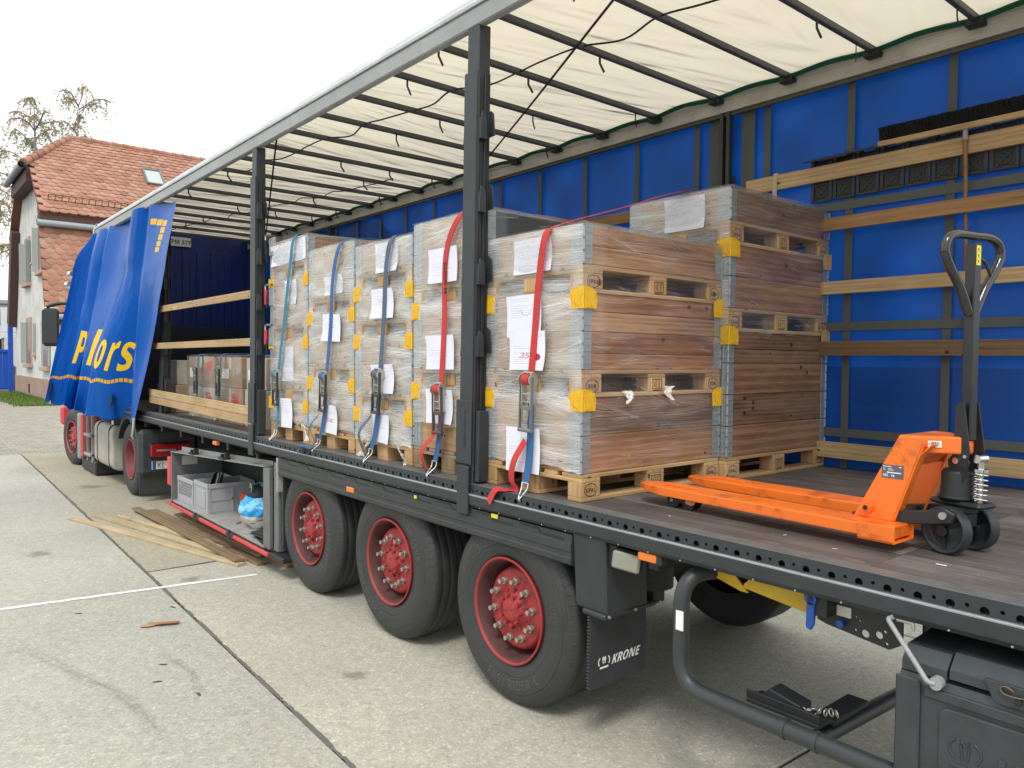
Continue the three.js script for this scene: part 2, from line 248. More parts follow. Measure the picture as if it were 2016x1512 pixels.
// ---- tyre marks, oil spots and the gritty joint filling
{
  const al = (seed, k) => tex(256, 64, (i, j) => { const e = Math.min(1, Math.min(j, 63 - j) / 20), n = vnoise(i / 5, j / 4, seed, 51, 16) * 0.6 + vnoise(i / 30, j / 14, seed + 1) * 0.6, q = Math.min(1, Math.min(i, 255 - i) / 50); return clamp(e * q * (n - 0.25) * k, 0, 1); }, { srgb: false, wrap: THREE.ClampToEdgeWrapping });
  const arc = (pts, w, m) => { const c = new THREE.CatmullRomCurve3(pts.map(([x, z]) => V3(x, 0.003, z))); struct('tyre_mark', sheet(60, 1, (u, v) => { const p = c.getPoint(u), t = c.getTangent(u); return [p.x - t.z * (v - 0.5) * w, 0.003, p.z + t.x * (v - 0.5) * w]; }), m); };
  const tm = k => M([0.10, 0.10, 0.10], 0.9, { alphaMap: al(201 + k, 0.30), transparent: true });
  arc([[-2.6, 2.0], [-1.7, 1.75], [-1.1, 1.6], [-0.5, 1.6]], 0.12, tm(0)); arc([[-1.9, 1.3], [-1.45, 1.22], [-1.15, 1.25], [-0.9, 1.33]], 0.07, tm(3));
  const spot = tex(128, 128, (i, j) => { const d = Math.hypot(i - 64, j - 64) / 64; return clamp((1 - d * (0.75 + 0.8 * vnoise(i / 14, j / 14, 221))) * 1.6, 0, 1) * 0.3; }, { srgb: false, wrap: THREE.ClampToEdgeWrapping }), om = M([0.13, 0.125, 0.115], 0.75, { alphaMap: spot, transparent: true });
  for (const [x, z, s] of [[-0.2, 2.1, 0.35], [-1.9, 2.6, 0.5], [-5.2, 1.5, 0.4], [-6.9, 2.2, 0.55], [-3.4, 0.6, 0.3], [1.2, 0.75, 0.4], [-0.7, 0.45, 0.25], [-9.2, 0.3, 0.6]]) struct('oil_stain', new THREE.PlaneGeometry(s, s * 0.7).rotateX(-PI / 2).rotateY(x * 3).translate(x, 0.0025, z), om);
  const jt = tex(2048, 32, (i, j) => { const e = 1 - Math.abs(j - 15.5) / 15.5; return clamp((e * 2.2 - 0.25 - 1.5 * vnoise(i / 7, j / 5, 231) * vnoise(i / 40, 0, 232) * 1.6) * 3, 0, 1); }, { srgb: false, wrap: THREE.ClampToEdgeWrapping }), jm = M([0.27, 0.255, 0.22], 0.95, { alphaMap: jt, transparent: true, map: re(fine, 40, 2) });
  const jl = (x0, z0, x1, z1, w) => { const a = V3(x0, 0.0015, z0), b = V3(x1, 0.0015, z1), t = b.clone().sub(a).normalize(); struct('joint_grit', sheet(80, 1, (u, v) => { const p = a.clone().lerp(b, u); return [p.x - t.z * (v - 0.5) * w, 0.0015, p.z + t.x * (v - 0.5) * w]; }), jm); };
  const Q = (x, z) => [0.24 + x, 0.955 + x * 0.0245 + z]; jl(...Q(-14.2, 0), ...Q(-6.5, 0), 0.05); jl(...Q(-6.5, 0), ...Q(1.2, 0), 0.042); jl(...Q(-4.12, -2.5), ...Q(-4.12, 0), 0.045);
}
// ================================================================ house
{
  const RX = -37.2, ZG = -2.6, ZB = -19, HW = 5.7, YM = 3.95, MW = 4.35, YU = 8.1, YR = 12.08, H = thing('house', 'plastered house with red beaver-tail tile mansard roof behind the truck', 'house');
  const plaster = M([0.84, 0.83, 0.79], 0.9, { map: re(scuff, 0.25, 0.25) }), plinth = M([0.50, 0.33, 0.27], 0.9, { map: re(scuff, 0.4, 0.4) }), sand = M([0.46, 0.31, 0.24], 0.85), brown = M([0.085, 0.042, 0.038], 0.7), shutter = M([0.33, 0.36, 0.35], 0.7), pane = M([0.16, 0.11, 0.085], 0.25), zinc = M([0.33, 0.37, 0.39], 0.45);
  const prof = (o) => [[RX - HW - o * 0.2, 0.95], [RX + HW + o * 0.2, 0.95], [RX + HW, YM], [RX + MW, YU], [RX + 2.2, 10.15], [RX - 2.2, 10.15], [RX - MW, YU], [RX - HW, YM]];
  part(H, 'wall', extZ(prof(0), ZB, ZG), plaster);
  part(H, 'plinth', cb(RX - HW - 0.06, RX + HW + 0.06, 0, 0.95, ZB - 0.05, ZG + 0.06, 0.02), plinth);
  part(H, 'cellar_vent', cb(RX - 1.0, RX - 0.6, 0.2, 0.62, ZG + 0.05, ZG + 0.075, 0.004), mt.darkVoid);
  const win = (x, y, w, h, shutters) => {
    const g = sub(H, 'window');
    part(g, 'frame', cb(x - w / 2 - 0.16, x + w / 2 + 0.16, y - h / 2 - 0.02, y + h / 2 + 0.2, ZG + 0.002, ZG + 0.05, 0.01), sand);
    part(g, 'pane', cb(x - w / 2, x + w / 2, y - h / 2, y + h / 2, ZG + 0.052, ZG + 0.06, 0.002), pane);
    part(g, 'sill', cb(x - w / 2 - 0.25, x + w / 2 + 0.25, y - h / 2 - 0.2, y - h / 2 - 0.022, ZG + 0.002, ZG + 0.18, 0.02), sand);
    for (const [s, open] of shutters) { const o = part(g, 'shutter', cb(-0.03, 0.03, -h / 2, h / 2, 0, 0.24, 0.008), shutter); o.position.set(x + s * (w / 2 + 0.17), y, ZG + 0.03); o.rotation.y = s * open; }
  };
  win(-38.4, 6.3, 1.35, 1.9, [[-1, 0.5], [1, 0.5]]); win(-34.3, 6.55, 1.35, 1.9, [[-1, 0.5]]);
  win(-38.2, 2.55, 1.3, 1.95, [[-1, 0.5]]); win(-33.4, 2.45, 1.1, 1.9, [[-1, 1.5], [1, 1.5]]);
  for (const [x, y, h] of [[-36.55, 6.75, 1.0], [-36.55, 2.7, 1.2]]) { const g = sub(H, 'narrow_window'); part(g, 'frame', cb(x - 0.3, x + 0.3, y - h / 2 - 0.1, y + h / 2 + 0.1, ZG + 0.002, ZG + 0.05, 0.01), shutter); part(g, 'pane', cb(x - 0.16, x + 0.16, y - h / 2, y + h / 2, ZG + 0.052, ZG + 0.06, 0.002), pane); part(g, 'sill', cb(x - 0.35, x + 0.35, y - h / 2 - 0.22, y - h / 2 - 0.102, ZG + 0.002, ZG + 0.13, 0.015), sand); }
  // roof slopes under the tiles, verge boards, gutters
  const roof = sub(H, 'roof'), under = M([0.20, 0.075, 0.045], 0.9);
  const slope = (xa, ya, xb, yb, t, z0, z1, dir) => { const dx = xb - xa, dy = yb - ya, l = Math.hypot(dx, dy), nx = dy / l * dir, ny = -dx / l * dir; return extZ([[xa, ya], [xb, yb], [xb + nx * t, yb + ny * t], [xa + nx * t, ya + ny * t]], z0, z1); };
  const UO = RX + 4.85, UY = 7.75;                    // upper eave
  // upper slopes end at the half-hip: cut along the hip line
  const hipZ = -2.15, rz = -4.15, hy = 10.15, hx = RX + 2.35;
  const flat = (pts, m, name, p = roof) => { const g = new THREE.BufferGeometry(), a = []; for (let i = 1; i < pts.length - 1; i++) a.push(...pts[0], ...pts[i], ...pts[i + 1]); g.setAttribute('position', new THREE.Float32BufferAttribute(a, 3)); g.computeVertexNormals(); return part(p, name, projUV(g), m); };
  const slab4 = (pts, t, m, name) => { // polygon with thickness
    const A = V3(...pts[0]), N = V3(...pts[1]).sub(A).cross(V3(...pts[2]).sub(A)).normalize().multiplyScalar(t), q = pts.map(p => V3(...p).add(N).toArray()), a = [];
    const tri = (x, y, z) => a.push(...x, ...y, ...z); for (let i = 1; i < pts.length - 1; i++) { tri(pts[0], pts[i], pts[i + 1]); tri(q[0], q[i + 1], q[i]); }
    for (let i = 0; i < pts.length; i++) { const j = (i + 1) % pts.length; tri(pts[i], q[i], q[j]); tri(pts[i], q[j], pts[j]); }
    const g = new THREE.BufferGeometry(); g.setAttribute('position', new THREE.Float32BufferAttribute(a, 3)); g.computeVertexNormals(); return part(roof, name, projUV(g), m);
  };
  const zf = -2.25;
  const sx = y => lerp(UO, RX, (y - UY) / (YR - UY));
  for (const s of [1, -1]) {
    const X = x => RX + s * (x - RX), P = [[X(UO), UY, zf], [X(sx(hy)), hy, zf], [X(RX), YR, rz], [X(RX), YR, ZB - 0.3], [X(UO), UY, ZB - 0.3]];
    slab4(s > 0 ? P : P.reverse(), 0.1, under, 'upper_slope');
    slab4(s > 0 ? [[X(RX + HW + 0.25), 3.62, zf], [X(RX + MW - 0.02), YU + 0.05, zf], [X(RX + MW - 0.02), YU + 0.05, ZB - 0.3], [X(RX + HW + 0.25), 3.62, ZB - 0.3]] : [[X(RX + HW + 0.25), 3.62, ZB - 0.3], [X(RX + MW - 0.02), YU + 0.05, ZB - 0.3], [X(RX + MW - 0.02), YU + 0.05, zf], [X(RX + HW + 0.25), 3.62, zf]], 0.12, s > 0 ? under : brown, 'mansard_slope');
  }
  slab4([[RX + 2.35, hy - 0.02, hipZ + 0.1], [RX - 2.35, hy - 0.02, hipZ + 0.1], [RX, YR, rz]], 0.1, under, 'half_hip');
  // verge boards on the gable
  const vb = (xa, ya, xb, yb, w = 0.42) => { const dx = xb - xa, dy = yb - ya, l = Math.hypot(dx, dy), s = xa > RX ? -1 : 1, nx = -dy / l * w * -s * Math.sign(dy), ny = dx / l * w * -s * Math.sign(dy); part(H, 'verge_board', extZ([[xa, ya], [xb, yb], [xb + nx, yb + ny], [xa + nx, ya + ny]], ZG + 0.02, zf + 0.01), brown); };
  vb(RX - HW - 0.25, 3.62, RX - MW + 0.02, YU + 0.1, 0.75);
  part(H, 'eaves_board', cb(RX + MW - 0.1, UO - 0.03, UY - 0.36, UY - 0.06, ZB, zf, 0.01), brown);
  part(H, 'eaves_board', cb(RX + HW - 0.1, RX + HW + 0.18, 3.2, 3.58, ZB, zf, 0.01), brown);
  const gut = (pts, r) => { const g = tube(pts, r, 8, false, 0.5, 8); return part(H, 'gutter', g, zinc); };
  gut([[UO + 0.02, UY - 0.42, zf + 0.1], [UO + 0.02, UY - 0.42, -8], [UO + 0.02, UY - 0.42, ZB]], 0.13); gut([[RX + HW + 0.33, 3.5, zf + 0.1], [RX + HW + 0.33, 3.5, -8], [RX + HW + 0.33, 3.5, ZB]], 0.11);
  gut([[RX - 2.6, hy - 0.1, hipZ + 0.22], [RX, hy - 0.1, hipZ + 0.22], [RX + 2.6, hy - 0.1, hipZ + 0.22]], 0.15);
  part(H, 'soffit', cb(RX - 2.4, RX + 2.4, hy - 0.75, hy - 0.14, ZG + 0.02, hipZ + 0.05, 0.01), brown);
  // tiles: rounded-tail clay tiles, laid row by row
  const tm = [[0.50, 0.245, 0.165], [0.56, 0.29, 0.20], [0.44, 0.215, 0.15], [0.55, 0.31, 0.235], [0.34, 0.18, 0.13]].map(c => M(c, 0.85, { map: re(scuff, 0.6, 0.6) }));
  const ts = new THREE.Shape(); ts.moveTo(-0.172, 0.42); ts.lineTo(-0.172, 0.08); ts.absellipse(0, 0.08, 0.172, 0.11, PI, 2 * PI, false); ts.lineTo(0.172, 0.42); ts.closePath();
  const tg = projUV(new THREE.ExtrudeGeometry(ts, { depth: 0.055, bevelEnabled: false, curveSegments: 6 }));
  const r = rng(9), rest = [];
  const lay = (xa, ya, xb, yb, rows, zs, ze, name, nmax, cond, parent) => {
    const dx = xb - xa, dy = yb - ya, l = Math.hypot(dx, dy), ex = V3(0, 0, -1), ey = V3(dx / l, dy / l, 0), ez = ex.clone().cross(ey); let n = 0;
    for (let j = 0; j < rows; j++) for (let i = 0; ; i++) {
      const z = zs - i * 0.35 - (j % 2) * 0.175; if (z < ze) break; const d = j * l / rows; const x = xa + ey.x * d, y = ya + ey.y * d; if (!cond(x, y, z)) continue;
      const k = Math.floor(r() * r() * 4.99), lift = 0.045 + r() * 0.015, m = new THREE.Matrix4().makeBasis(ex, ey.clone().addScaledVector(ez, -0.11).normalize(), ez); m.setPosition(x + ez.x * lift, y + ez.y * lift, z);
      if (n < nmax && z > -10.2) { const o = part(parent, name, tg, tm[k]); o.applyMatrix4(m); n++; } else rest.push([m, k]);
    }
  };
  lay(RX + HW + 0.25, 3.66, RX + MW, YU - 0.3, 19, zf - 0.18, -9.5, 'wall_tile', 400, (x, y, z) => z > -8.5, roof);
  lay(UO, UY, RX, YR, 23, zf - 0.18, -16, 'roof_tile', 300, (x, y, z) => y < hy || z < lerp(zf, rz, (y - hy) / (YR - hy)) - 0.1, roof);
  for (let k = 0; k < 5; k++) { const l = rest.filter(t => t[1] === k), im = new THREE.InstancedMesh(tg, tm[k], l.length); im.name = 'far_tiles'; im.userData = { kind: 'stuff' }; l.forEach((t, i) => im.setMatrixAt(i, t[0])); im.castShadow = im.receiveShadow = true; roof.add(im); }
  const ridge = (a, b, n) => { for (let i = 0; i < n; i++) { const p = V3(...a).lerp(V3(...b), (i + 0.5) / n), dvec = V3(...b).sub(V3(...a)), L = dvec.length() / n; const g = new THREE.CylinderGeometry(0.19, 0.15, L * 1.08, 10, 1); const o = part(roof, 'ridge_tile', g, tm[i % 3]); o.position.copy(p); o.quaternion.setFromUnitVectors(V3(0, 1, 0), dvec.normalize()); } };
  ridge([RX, YR + 0.03, -16], [RX, YR + 0.03, rz], 26); ridge([RX, YR + 0.02, rz], [RX + 2.3, hy + 0.05, hipZ + 0.1], 8);
  // roof window and snow guard on the visible slope
  { const nrm = V3(YR - UY, UO - RX, 0).normalize(), along = V3(RX - UO, YR - UY, 0).normalize();
    const put = (o, y, z, lift) => { const m = new THREE.Matrix4().makeBasis(V3(0, 0, -1), along, nrm); m.setPosition(sx(y) + nrm.x * lift, y + nrm.y * lift, z); o.applyMatrix4(m); };
    const w = sub(H, 'roof_window'); put(w, 10.35, -7.3, 0.08); w.scale.setScalar(0.85); part(w, 'frame', merge([cb(-0.5, -0.4, -0.8, 0.8, 0, 0.14, 0.01), cb(0.4, 0.5, -0.8, 0.8, 0, 0.14, 0.01), cb(-0.42, 0.42, 0.68, 0.8, 0, 0.145, 0.01), cb(-0.42, 0.42, -0.8, -0.7, 0, 0.145, 0.01)]), M([0.16, 0.17, 0.17], 0.5)); part(w, 'pane', cb(-0.41, 0.41, -0.71, 0.71, 0.05, 0.08, 0.002), M([0.45, 0.48, 0.5], 0.1));
    const sg = sub(H, 'snow_guard'); put(sg, 8.25, -4.6, 0.1); const bars = []; part(sg, 'rail', cb(-2.0, 2.0, 0.0, 0.02, 0.3, 0.33, 0.002), brown); part(sg, 'rail', cb(-2.0, 2.0, 0.0, 0.02, 0.04, 0.07, 0.002), brown); for (let i = 0; i < 17; i++) part(sg, 'bar', cb(-1.99 + i * 0.247, -1.965 + i * 0.247, 0.0, 0.021, 0.071, 0.299, 0.002), brown); }
}
// ================================================================ birches beyond the house
{
  const leafM = [[0.62, 0.46, 0.16], [0.54, 0.40, 0.21], [0.46, 0.44, 0.22], [0.40, 0.40, 0.25], [0.60, 0.44, 0.31]].map(c => M(c, 0.8, { side: THREE.DoubleSide, transmission: 0.3, thickness: 0 })), bark = M([0.30, 0.28, 0.26], 0.9), twig = M([0.20, 0.175, 0.165], 0.9);
  const leaf = new THREE.BufferGeometry(); leaf.setAttribute('position', new THREE.Float32BufferAttribute([0, 0, 0, 0.09, 0.11, 0.02, 0, 0.24, 0, 0, 0, 0, 0, 0.24, 0, -0.09, 0.11, 0.03], 3)); leaf.computeVertexNormals(); projUV(leaf);
  const birch = (name, label, x, z, h, spread, seed, nl, dens) => {
    const r = rng(seed), T = thing(name, label, 'tree', 'birches behind the house', [x, 0, z]);
    part(T, 'trunk', (() => { const c = new THREE.CatmullRomCurve3([V3(0, -0.2, 0), V3(0.2, h * 0.3, 0.1), V3(-0.1, h * 0.6, 0), V3(0.15, h * 0.9, 0.1)]); const g = new THREE.TubeGeometry(c, 20, 1, 8); const p = g.attributes.position, uv = g.attributes.uv; for (let i = 0; i < p.count; i++) { const t = uv.getX(i), q = c.getPoint(t), rr = lerp(0.28, 0.03, t); p.setXYZ(i, q.x + (p.getX(i) - q.x) * rr, q.y + (p.getY(i) - q.y) * rr, q.z + (p.getZ(i) - q.z) * rr); } g.computeVertexNormals(); return g; })(), bark);
    const ml = leafM.map(() => []), dm = new THREE.Object3D(), tw = [];
    for (let b = 0; b < nl; b++) {
      const y0 = h * (0.34 + 0.58 * Math.pow(r(), 0.6)), a = r() * PI * 2, len = spread * (0.35 + 0.65 * r()) * (1.38 - y0 / h), up = 0.5 + r() * 0.9, pts = [];
      for (let k = 0; k <= 6; k++) { const t = k / 6; pts.push(V3(Math.cos(a + t * 0.4) * len * t, y0 + len * up * (t - 0.62 * t * t * t), Math.sin(a + t * 0.4) * len * t)); }
      part(T, 'limb', new THREE.TubeGeometry(new THREE.CatmullRomCurve3(pts), 10, 0.028 + 0.02 * r(), 5), twig);
      const tint = Math.floor(r() * 5);
      for (let s = 0; s < dens; s++) { // drooping twigs with leaves
        const t = 0.25 + 0.75 * r(), p = new THREE.CatmullRomCurve3(pts).getPoint(t), l2 = 0.5 + r() * 1.3, aa = r() * 6.28, bend = []; for (let k = 0; k <= 4; k++) { const u = k / 4; bend.push(V3(p.x + Math.cos(aa) * u * 0.55 * l2, p.y + 0.35 * u * l2 - u * u * l2 * 1.15, p.z + Math.sin(aa) * u * 0.55 * l2)); }
        tw.push(new THREE.TubeGeometry(new THREE.CatmullRomCurve3(bend), 5, 0.012, 3));
        const nn = 4 + Math.floor(r() * 6); for (let k = 0; k < nn; k++) { const u = 0.2 + 0.8 * r(), q = new THREE.CatmullRomCurve3(bend).getPoint(u); dm.position.set(q.x + (r() - 0.5) * 0.16, q.y + (r() - 0.5) * 0.16, q.z + (r() - 0.5) * 0.16); dm.rotation.set(r() * 6, r() * 6, r() * 6); const sc = 0.42 + r() * 0.45; dm.scale.set(sc, sc, sc); dm.updateMatrix(); ml[r() < 0.6 ? tint : Math.floor(r() * 5)].push(dm.matrix.clone()); }
      }
    }
    const tgm = part(T, 'twigs', merge(tw), twig); tgm.userData.kind = 'stuff';
    ml.forEach((l, k) => { const im = new THREE.InstancedMesh(leaf, leafM[k], l.length); im.name = 'crown'; im.userData.kind = 'stuff'; l.forEach((m, i) => im.setMatrixAt(i, m)); im.castShadow = im.receiveShadow = true; T.add(im); });
  };
  birch('birch_tree', 'birch with grey upright limb and yellowing leaves above the roof hip', -58, -5.6, 21.0, 4.8, 5, 32, 13);
  birch('birch_tree', 'birch with sparse autumn leaves above the roof ridge', -59, -8.4, 21.8, 5.0, 8, 34, 13);
  birch('birch_tree', 'birch at the left edge hanging beside the house gable', -54, -1.9, 16.8, 4.6, 15, 36, 13);
}
// ================================================================ gate, sign, wall and building left of the house
{
  const bl = M([0.012, 0.09, 0.52], 0.45), g = thing('metal_gate', 'blue metal yard gate with tall post left of the house', 'gate');
  part(g, 'post', cb(-44.1, -43.85, 0, 4.4, -2.58, -2.36, 0.01), bl);
  for (let i = 0; i < 7; i++) part(g, 'panel', cb(-44.9, -44.86, 0.12, 2.25, -2.78 + 0.28 * i + 0.3, -2.78 + 0.28 * i + 0.565, 0.01), bl);
  part(g, 'rail', cb(-44.86, -44.8, 2.1, 2.25, -2.48, -0.52, 0.01), bl); part(g, 'rail', cb(-44.86, -44.8, 0.15, 0.3, -2.48, -0.52, 0.01), bl);
  const s = thing('company_sign', 'white company sign with red lettering behind the blue gate post', 'sign');
  const sx = -47, st = canvasTex(256, 256, (x, w, h) => { x.fillStyle = '#eceef0'; x.fillRect(0, 0, w, h); x.fillStyle = '#c8202c'; x.font = 'bold 74px sans-serif'; x.fillText('The', 60, 104); x.fillStyle = '#555a60'; x.font = '46px sans-serif'; x.fillText('S C', 64, 164); x.fillStyle = '#888'; x.fillRect(0, 206, w, 3); });
  part(s, 'board', cb(sx, sx + 0.06, 2.9, 4.6, -4.1, -2.35, 0.005), mt.white);
  part(s, 'lettering', new THREE.PlaneGeometry(1.72, 1.68).rotateY(PI / 2).translate(sx + 0.064, 3.75, -3.225), M([1, 1, 1], 0.5, { map: st }));
  for (const z of [-2.45, -4.0]) part(s, 'post', cb(sx - 0.1, sx - 0.005, 0, 4.6, z - 0.05, z + 0.05, 0.006), mt.aluDull);
  const w = thing('garden_wall', 'low white rendered wall between gate and house', 'wall'); part(w, 'wall', cb(-44.4, -44.0, 0, 1.3, -3.4, -2.62, 0.02), M([0.66, 0.66, 0.64], 0.9, { map: re(scuff, 0.4, 0.4) })); part(w, 'coping', cb(-44.45, -43.95, 1.302, 1.42, -3.42, -2.6, 0.02), mt.white);
  const b = thing('warehouse', 'distant white warehouse with blue band beyond the gate', 'building', null, [-90, 0, 0]);
  part(b, 'wall', cb(-12, 0, 0, 7.2, -16, 6, 0.02), M([0.60, 0.60, 0.60], 0.8)); part(b, 'blue_band', cb(0.002, 0.06, 5.0, 6.6, -15.9, 5.9, 0.01), bl); part(b, 'roof', cb(-12.3, 0.4, 7.202, 7.6, -16.3, 6.3, 0.02), M([0.35, 0.36, 0.38], 0.7));
  for (let i = 0; i < 6; i++) { const ww = sub(b, 'window'); part(ww, 'pane', cb(0.002, 0.05, 1.6, 3.6, -13 + i * 3.1, -11.2 + i * 3.1, 0.01), mt.glassDark); part(ww, 'frame', cb(0.052, 0.08, 3.6, 3.75, -13.1 + i * 3.1, -11.1 + i * 3.1, 0.01), mt.white); }
  const gm = M([0.13, 0.20, 0.035], 0.8, { side: THREE.DoubleSide }), bl2 = new THREE.BufferGeometry(); bl2.setAttribute('position', new THREE.Float32BufferAttribute([-0.02, 0, 0, 0.02, 0, 0, 0.015, 0.13, 0.03], 3)); bl2.computeVertexNormals(); projUV(bl2);
  const r = rng(3), N = 9000, im = new THREE.InstancedMesh(bl2, gm, N), o = new THREE.Object3D(); im.name = 'grass_strip'; im.userData = { kind: 'stuff', label: 'strip of green grass along the house plinth', category: 'grass' };
  for (let i = 0; i < N; i++) { const e = r(); o.position.set(-42 + 11.4 * r(), -0.02, -2.5 + (0.25 + 1.2 * (0.5 + 0.5 * Math.sin(i * 0.37))) * e); o.rotation.set(0, r() * 6.28, (r() - 0.5) * 0.8); const s2 = 0.6 + r(); o.scale.set(s2, s2, s2); o.updateMatrix(); im.setMatrixAt(i, o.matrix); } im.castShadow = im.receiveShadow = true; scene.add(im);
}
// ================================================================ semi-trailer
const XF = -10.3, XB = 3.3, ZW = -2.52;
const T = thing('semi_trailer', 'curtain-sider trailer with opened side, red wheels and beige roof', 'trailer');
{
  // ---- load floor
  const floorTex = tex(1024, 1024, (i, j) => {
    const x = i / 1024 * 2.5, y = j / 1024 * 2.5, s = vnoise(x * 3, y * 90, 61) * 0.4 + vnoise(x * 9, y * 200, 62) * 0.3 + vnoise(x * 1.2, y * 14, 63) * 0.5, b = fbm(x * 2, y * 3, 64, 4), w = fbm(x * 1.1 + 4, y * 2.2, 68, 3);
    let l = 0.60 + 0.26 * (s - 0.6) + 0.42 * (b - 0.47) + 0.2 * (w - 0.45); const d = hash2(i >> 1, j >> 1, 65); if (d > 0.9965) l += 0.25; if (Math.pow(vnoise(x * 6, y * 60, 66), 6) > 0.35) l += 0.1;
    return [l * 1.01, l * (0.97 - 0.02 * b), l * (0.965 - 0.05 * b)];
  }, { wrap: THREE.MirroredRepeatWrapping, rep: [0.4, 0.4] });
  const fm = [[0.30, 0.285, 0.28], [0.265, 0.26, 0.26], [0.33, 0.305, 0.295]].map(c => M(c, 0.72, { map: floorTex, bumpMap: floorTex, bumpScale: 0.0015 }));
  const rows = [-0.082, -0.36, -0.95, -1.56, -2.14, -2.445], xs = [XF + 0.06, -7.8, -5.3, -2.8, -0.3, 0.35, 2.2, XB]; let k = 0;
  for (let j = 0; j < 5; j++) for (let i = 0; i < 7; i++) part(T, 'floor_panel', cb(xs[i] + 0.002, xs[i + 1] - 0.002, D - 0.028, D - (k % 3) * 0.0006, rows[j + 1] + 0.002, rows[j] - 0.002, 0.002, 'x', k * 0.61, k * 0.37), fm[(k++ * 7) % 3]);
  part(T, 'underfloor', cb(XF, XB, D - 0.06, D - 0.03, ZW + 0.03, -0.05, 0.002), mt.steelDark);
  // ---- lashing rail with its rows of holes, four lengths a side
  const seg = [[XF, -7.05], [-7.05, -3.65], [-3.65, -0.25], [-0.25, XB]];
  for (const [a, b] of seg) {
    const h = []; for (let i = Math.ceil((a + 0.03) * 10); i / 10 < b - 0.03; i++) h.push([i / 10, D - 0.042, 0.0145]); for (let i = Math.ceil((a - 0.03) * 10); i / 10 + 0.05 < b - 0.02; i++) h.push([i / 10 + 0.05, D - 0.034, 0.0068]);
    const g = ext([[a + 0.002, D - 0.064], [b - 0.002, D - 0.064], [b - 0.002, D - 0.001], [a + 0.002, D - 0.001]], 0.006, 0, h, 10); g.translate(0, 0, -0.006);
    part(T, 'lashing_rail', projUV(g), mt.steel); part(T, 'rail_flange', cb(a + 0.002, b - 0.002, D - 0.0008, D + 0.002, -0.08, 0.0012, 0.0012, 'x', a), dirt([0.17, 0.172, 0.172], 0.45, 3));
  }
  part(T, 'rail_back', cb(XF, XB, D - 0.07, D - 0.0075, -0.06, -0.04, 0.001), mt.black);
  part(T, 'rail_lip', extX([[0.013, 1.168], [0.017, 1.164], [0.017, 1.1595], [-0.03, 1.1595], [-0.03, 1.168]], XF, XB), dirt([0.46, 0.48, 0.50], 0.32, 2, { metalness: 0.5 }));
  part(T, 'side_rail', extX([[0.013, 1.158], [0.0145, 1.152], [0.011, 1.106], [-0.006, 1.086], [-0.035, 1.086], [-0.035, 1.158]], XF, XB), mt.steel);
  for (let i = 0; i < 34; i++) part(T, 'rivet', cyl('z', 0.004, 0.004, -2.9 + i * 0.18, 1.094, 0.003, 8), mt.alu);
  part(T, 'far_side_rail', cb(XF, XB, 1.085, D + 0.002, ZW, -2.447, 0.004), mt.steel);
  for (const z of [-0.82, -1.70]) part(T, 'chassis_beam', extX([[z - 0.07, 1.08], [z + 0.07, 1.08], [z + 0.07, 1.06], [z + 0.01, 1.055], [z + 0.01, 0.87], [z + 0.07, 0.865], [z + 0.07, 0.84], [z - 0.07, 0.84], [z - 0.07, 0.865], [z - 0.01, 0.87], [z - 0.01, 1.055], [z - 0.07, 1.06]], -9.4, 3.2), mt.steelDark);
  for (let i = 0; i < 17; i++) part(T, 'cross_member', cb(XF + 0.3 + i * 0.8, XF + 0.36 + i * 0.8, 1.0, 1.16, -2.44, -0.05, 0.003), mt.steelDark);
  // ---- wheels
  const tyreTex = canvasTex(2048, 512, (x, w, h) => { x.fillStyle = '#808080'; x.fillRect(0, 0, w, h); x.fillStyle = '#e8e8e8'; x.font = 'bold 50px sans-serif'; for (const o of [60, 1084]) { x.save(); x.translate(o, 104); x.scale(1.15, 1); x.fillText('EASY RIDER  C', 0, 0); x.restore(); x.font = '34px sans-serif'; x.fillText('385/65 R22.5', o + 560, 100); x.font = 'bold 50px sans-serif'; } x.fillStyle = '#5a5a5a'; for (let i = 0; i < 64; i++) x.fillRect(i * 32, 150, 3, 18); x.fillStyle = '#a8a8a8'; x.fillRect(0, 60, w, 4); x.fillRect(0, 124, w, 4); }, false);
  tyreTex.wrapS = tyreTex.wrapT = THREE.RepeatWrapping;
  const tyreCol = canvasTex(2048, 512, (x, w, h) => { const r = rng(19); x.fillStyle = '#b4b4b4'; x.fillRect(0, 0, w, h); for (let i = 0; i < 1600; i++) { x.fillStyle = r() < 0.5 ? `rgba(255,250,240,${r() * 0.10})` : `rgba(0,0,0,${r() * 0.14})`; x.fillRect(r() * w, r() * h, 10 + r() * 120, 1 + r() * 6); } x.fillStyle = '#e6e6e6'; x.font = 'bold 50px sans-serif'; for (const o of [60, 1084]) { x.save(); x.translate(o, 104); x.scale(1.15, 1); x.fillText('EASY RIDER  C', 0, 0); x.restore(); x.font = '34px sans-serif'; x.fillText('385/65 R22.5', o + 560, 100); x.font = 'bold 50px sans-serif'; } }); tyreCol.wrapS = tyreCol.wrapT = THREE.RepeatWrapping;
  const rub = M([0.078, 0.080, 0.082], 0.6, { bumpMap: tyreTex, bumpScale: 0.016, map: tyreCol });
  const TR = 0.54, prof = [[0.292, -0.045], [0.30, -0.02], [0.325, -0.012], [0.38, 0.002], [0.43, 0.004], [0.47, -0.006], [0.50, -0.022], [0.520, -0.036], [0.531, -0.052], [0.5385, -0.062]];
  { const W = 0.36; const gs = [0.115, 0.155, 0.205, 0.245]; let z = 0.06; const gr = [0.105, 0.165, 0.225, 0.285]; for (const g of gr) { prof.push([TR, -g + 0.006], [TR - 0.013, -g + 0.004], [TR - 0.013, -g - 0.004], [TR, -g - 0.006]); } prof.push([0.5385, -W + 0.03], [0.52, -W], [0.45, -W - 0.01], [0.30, -W + 0.02]); }
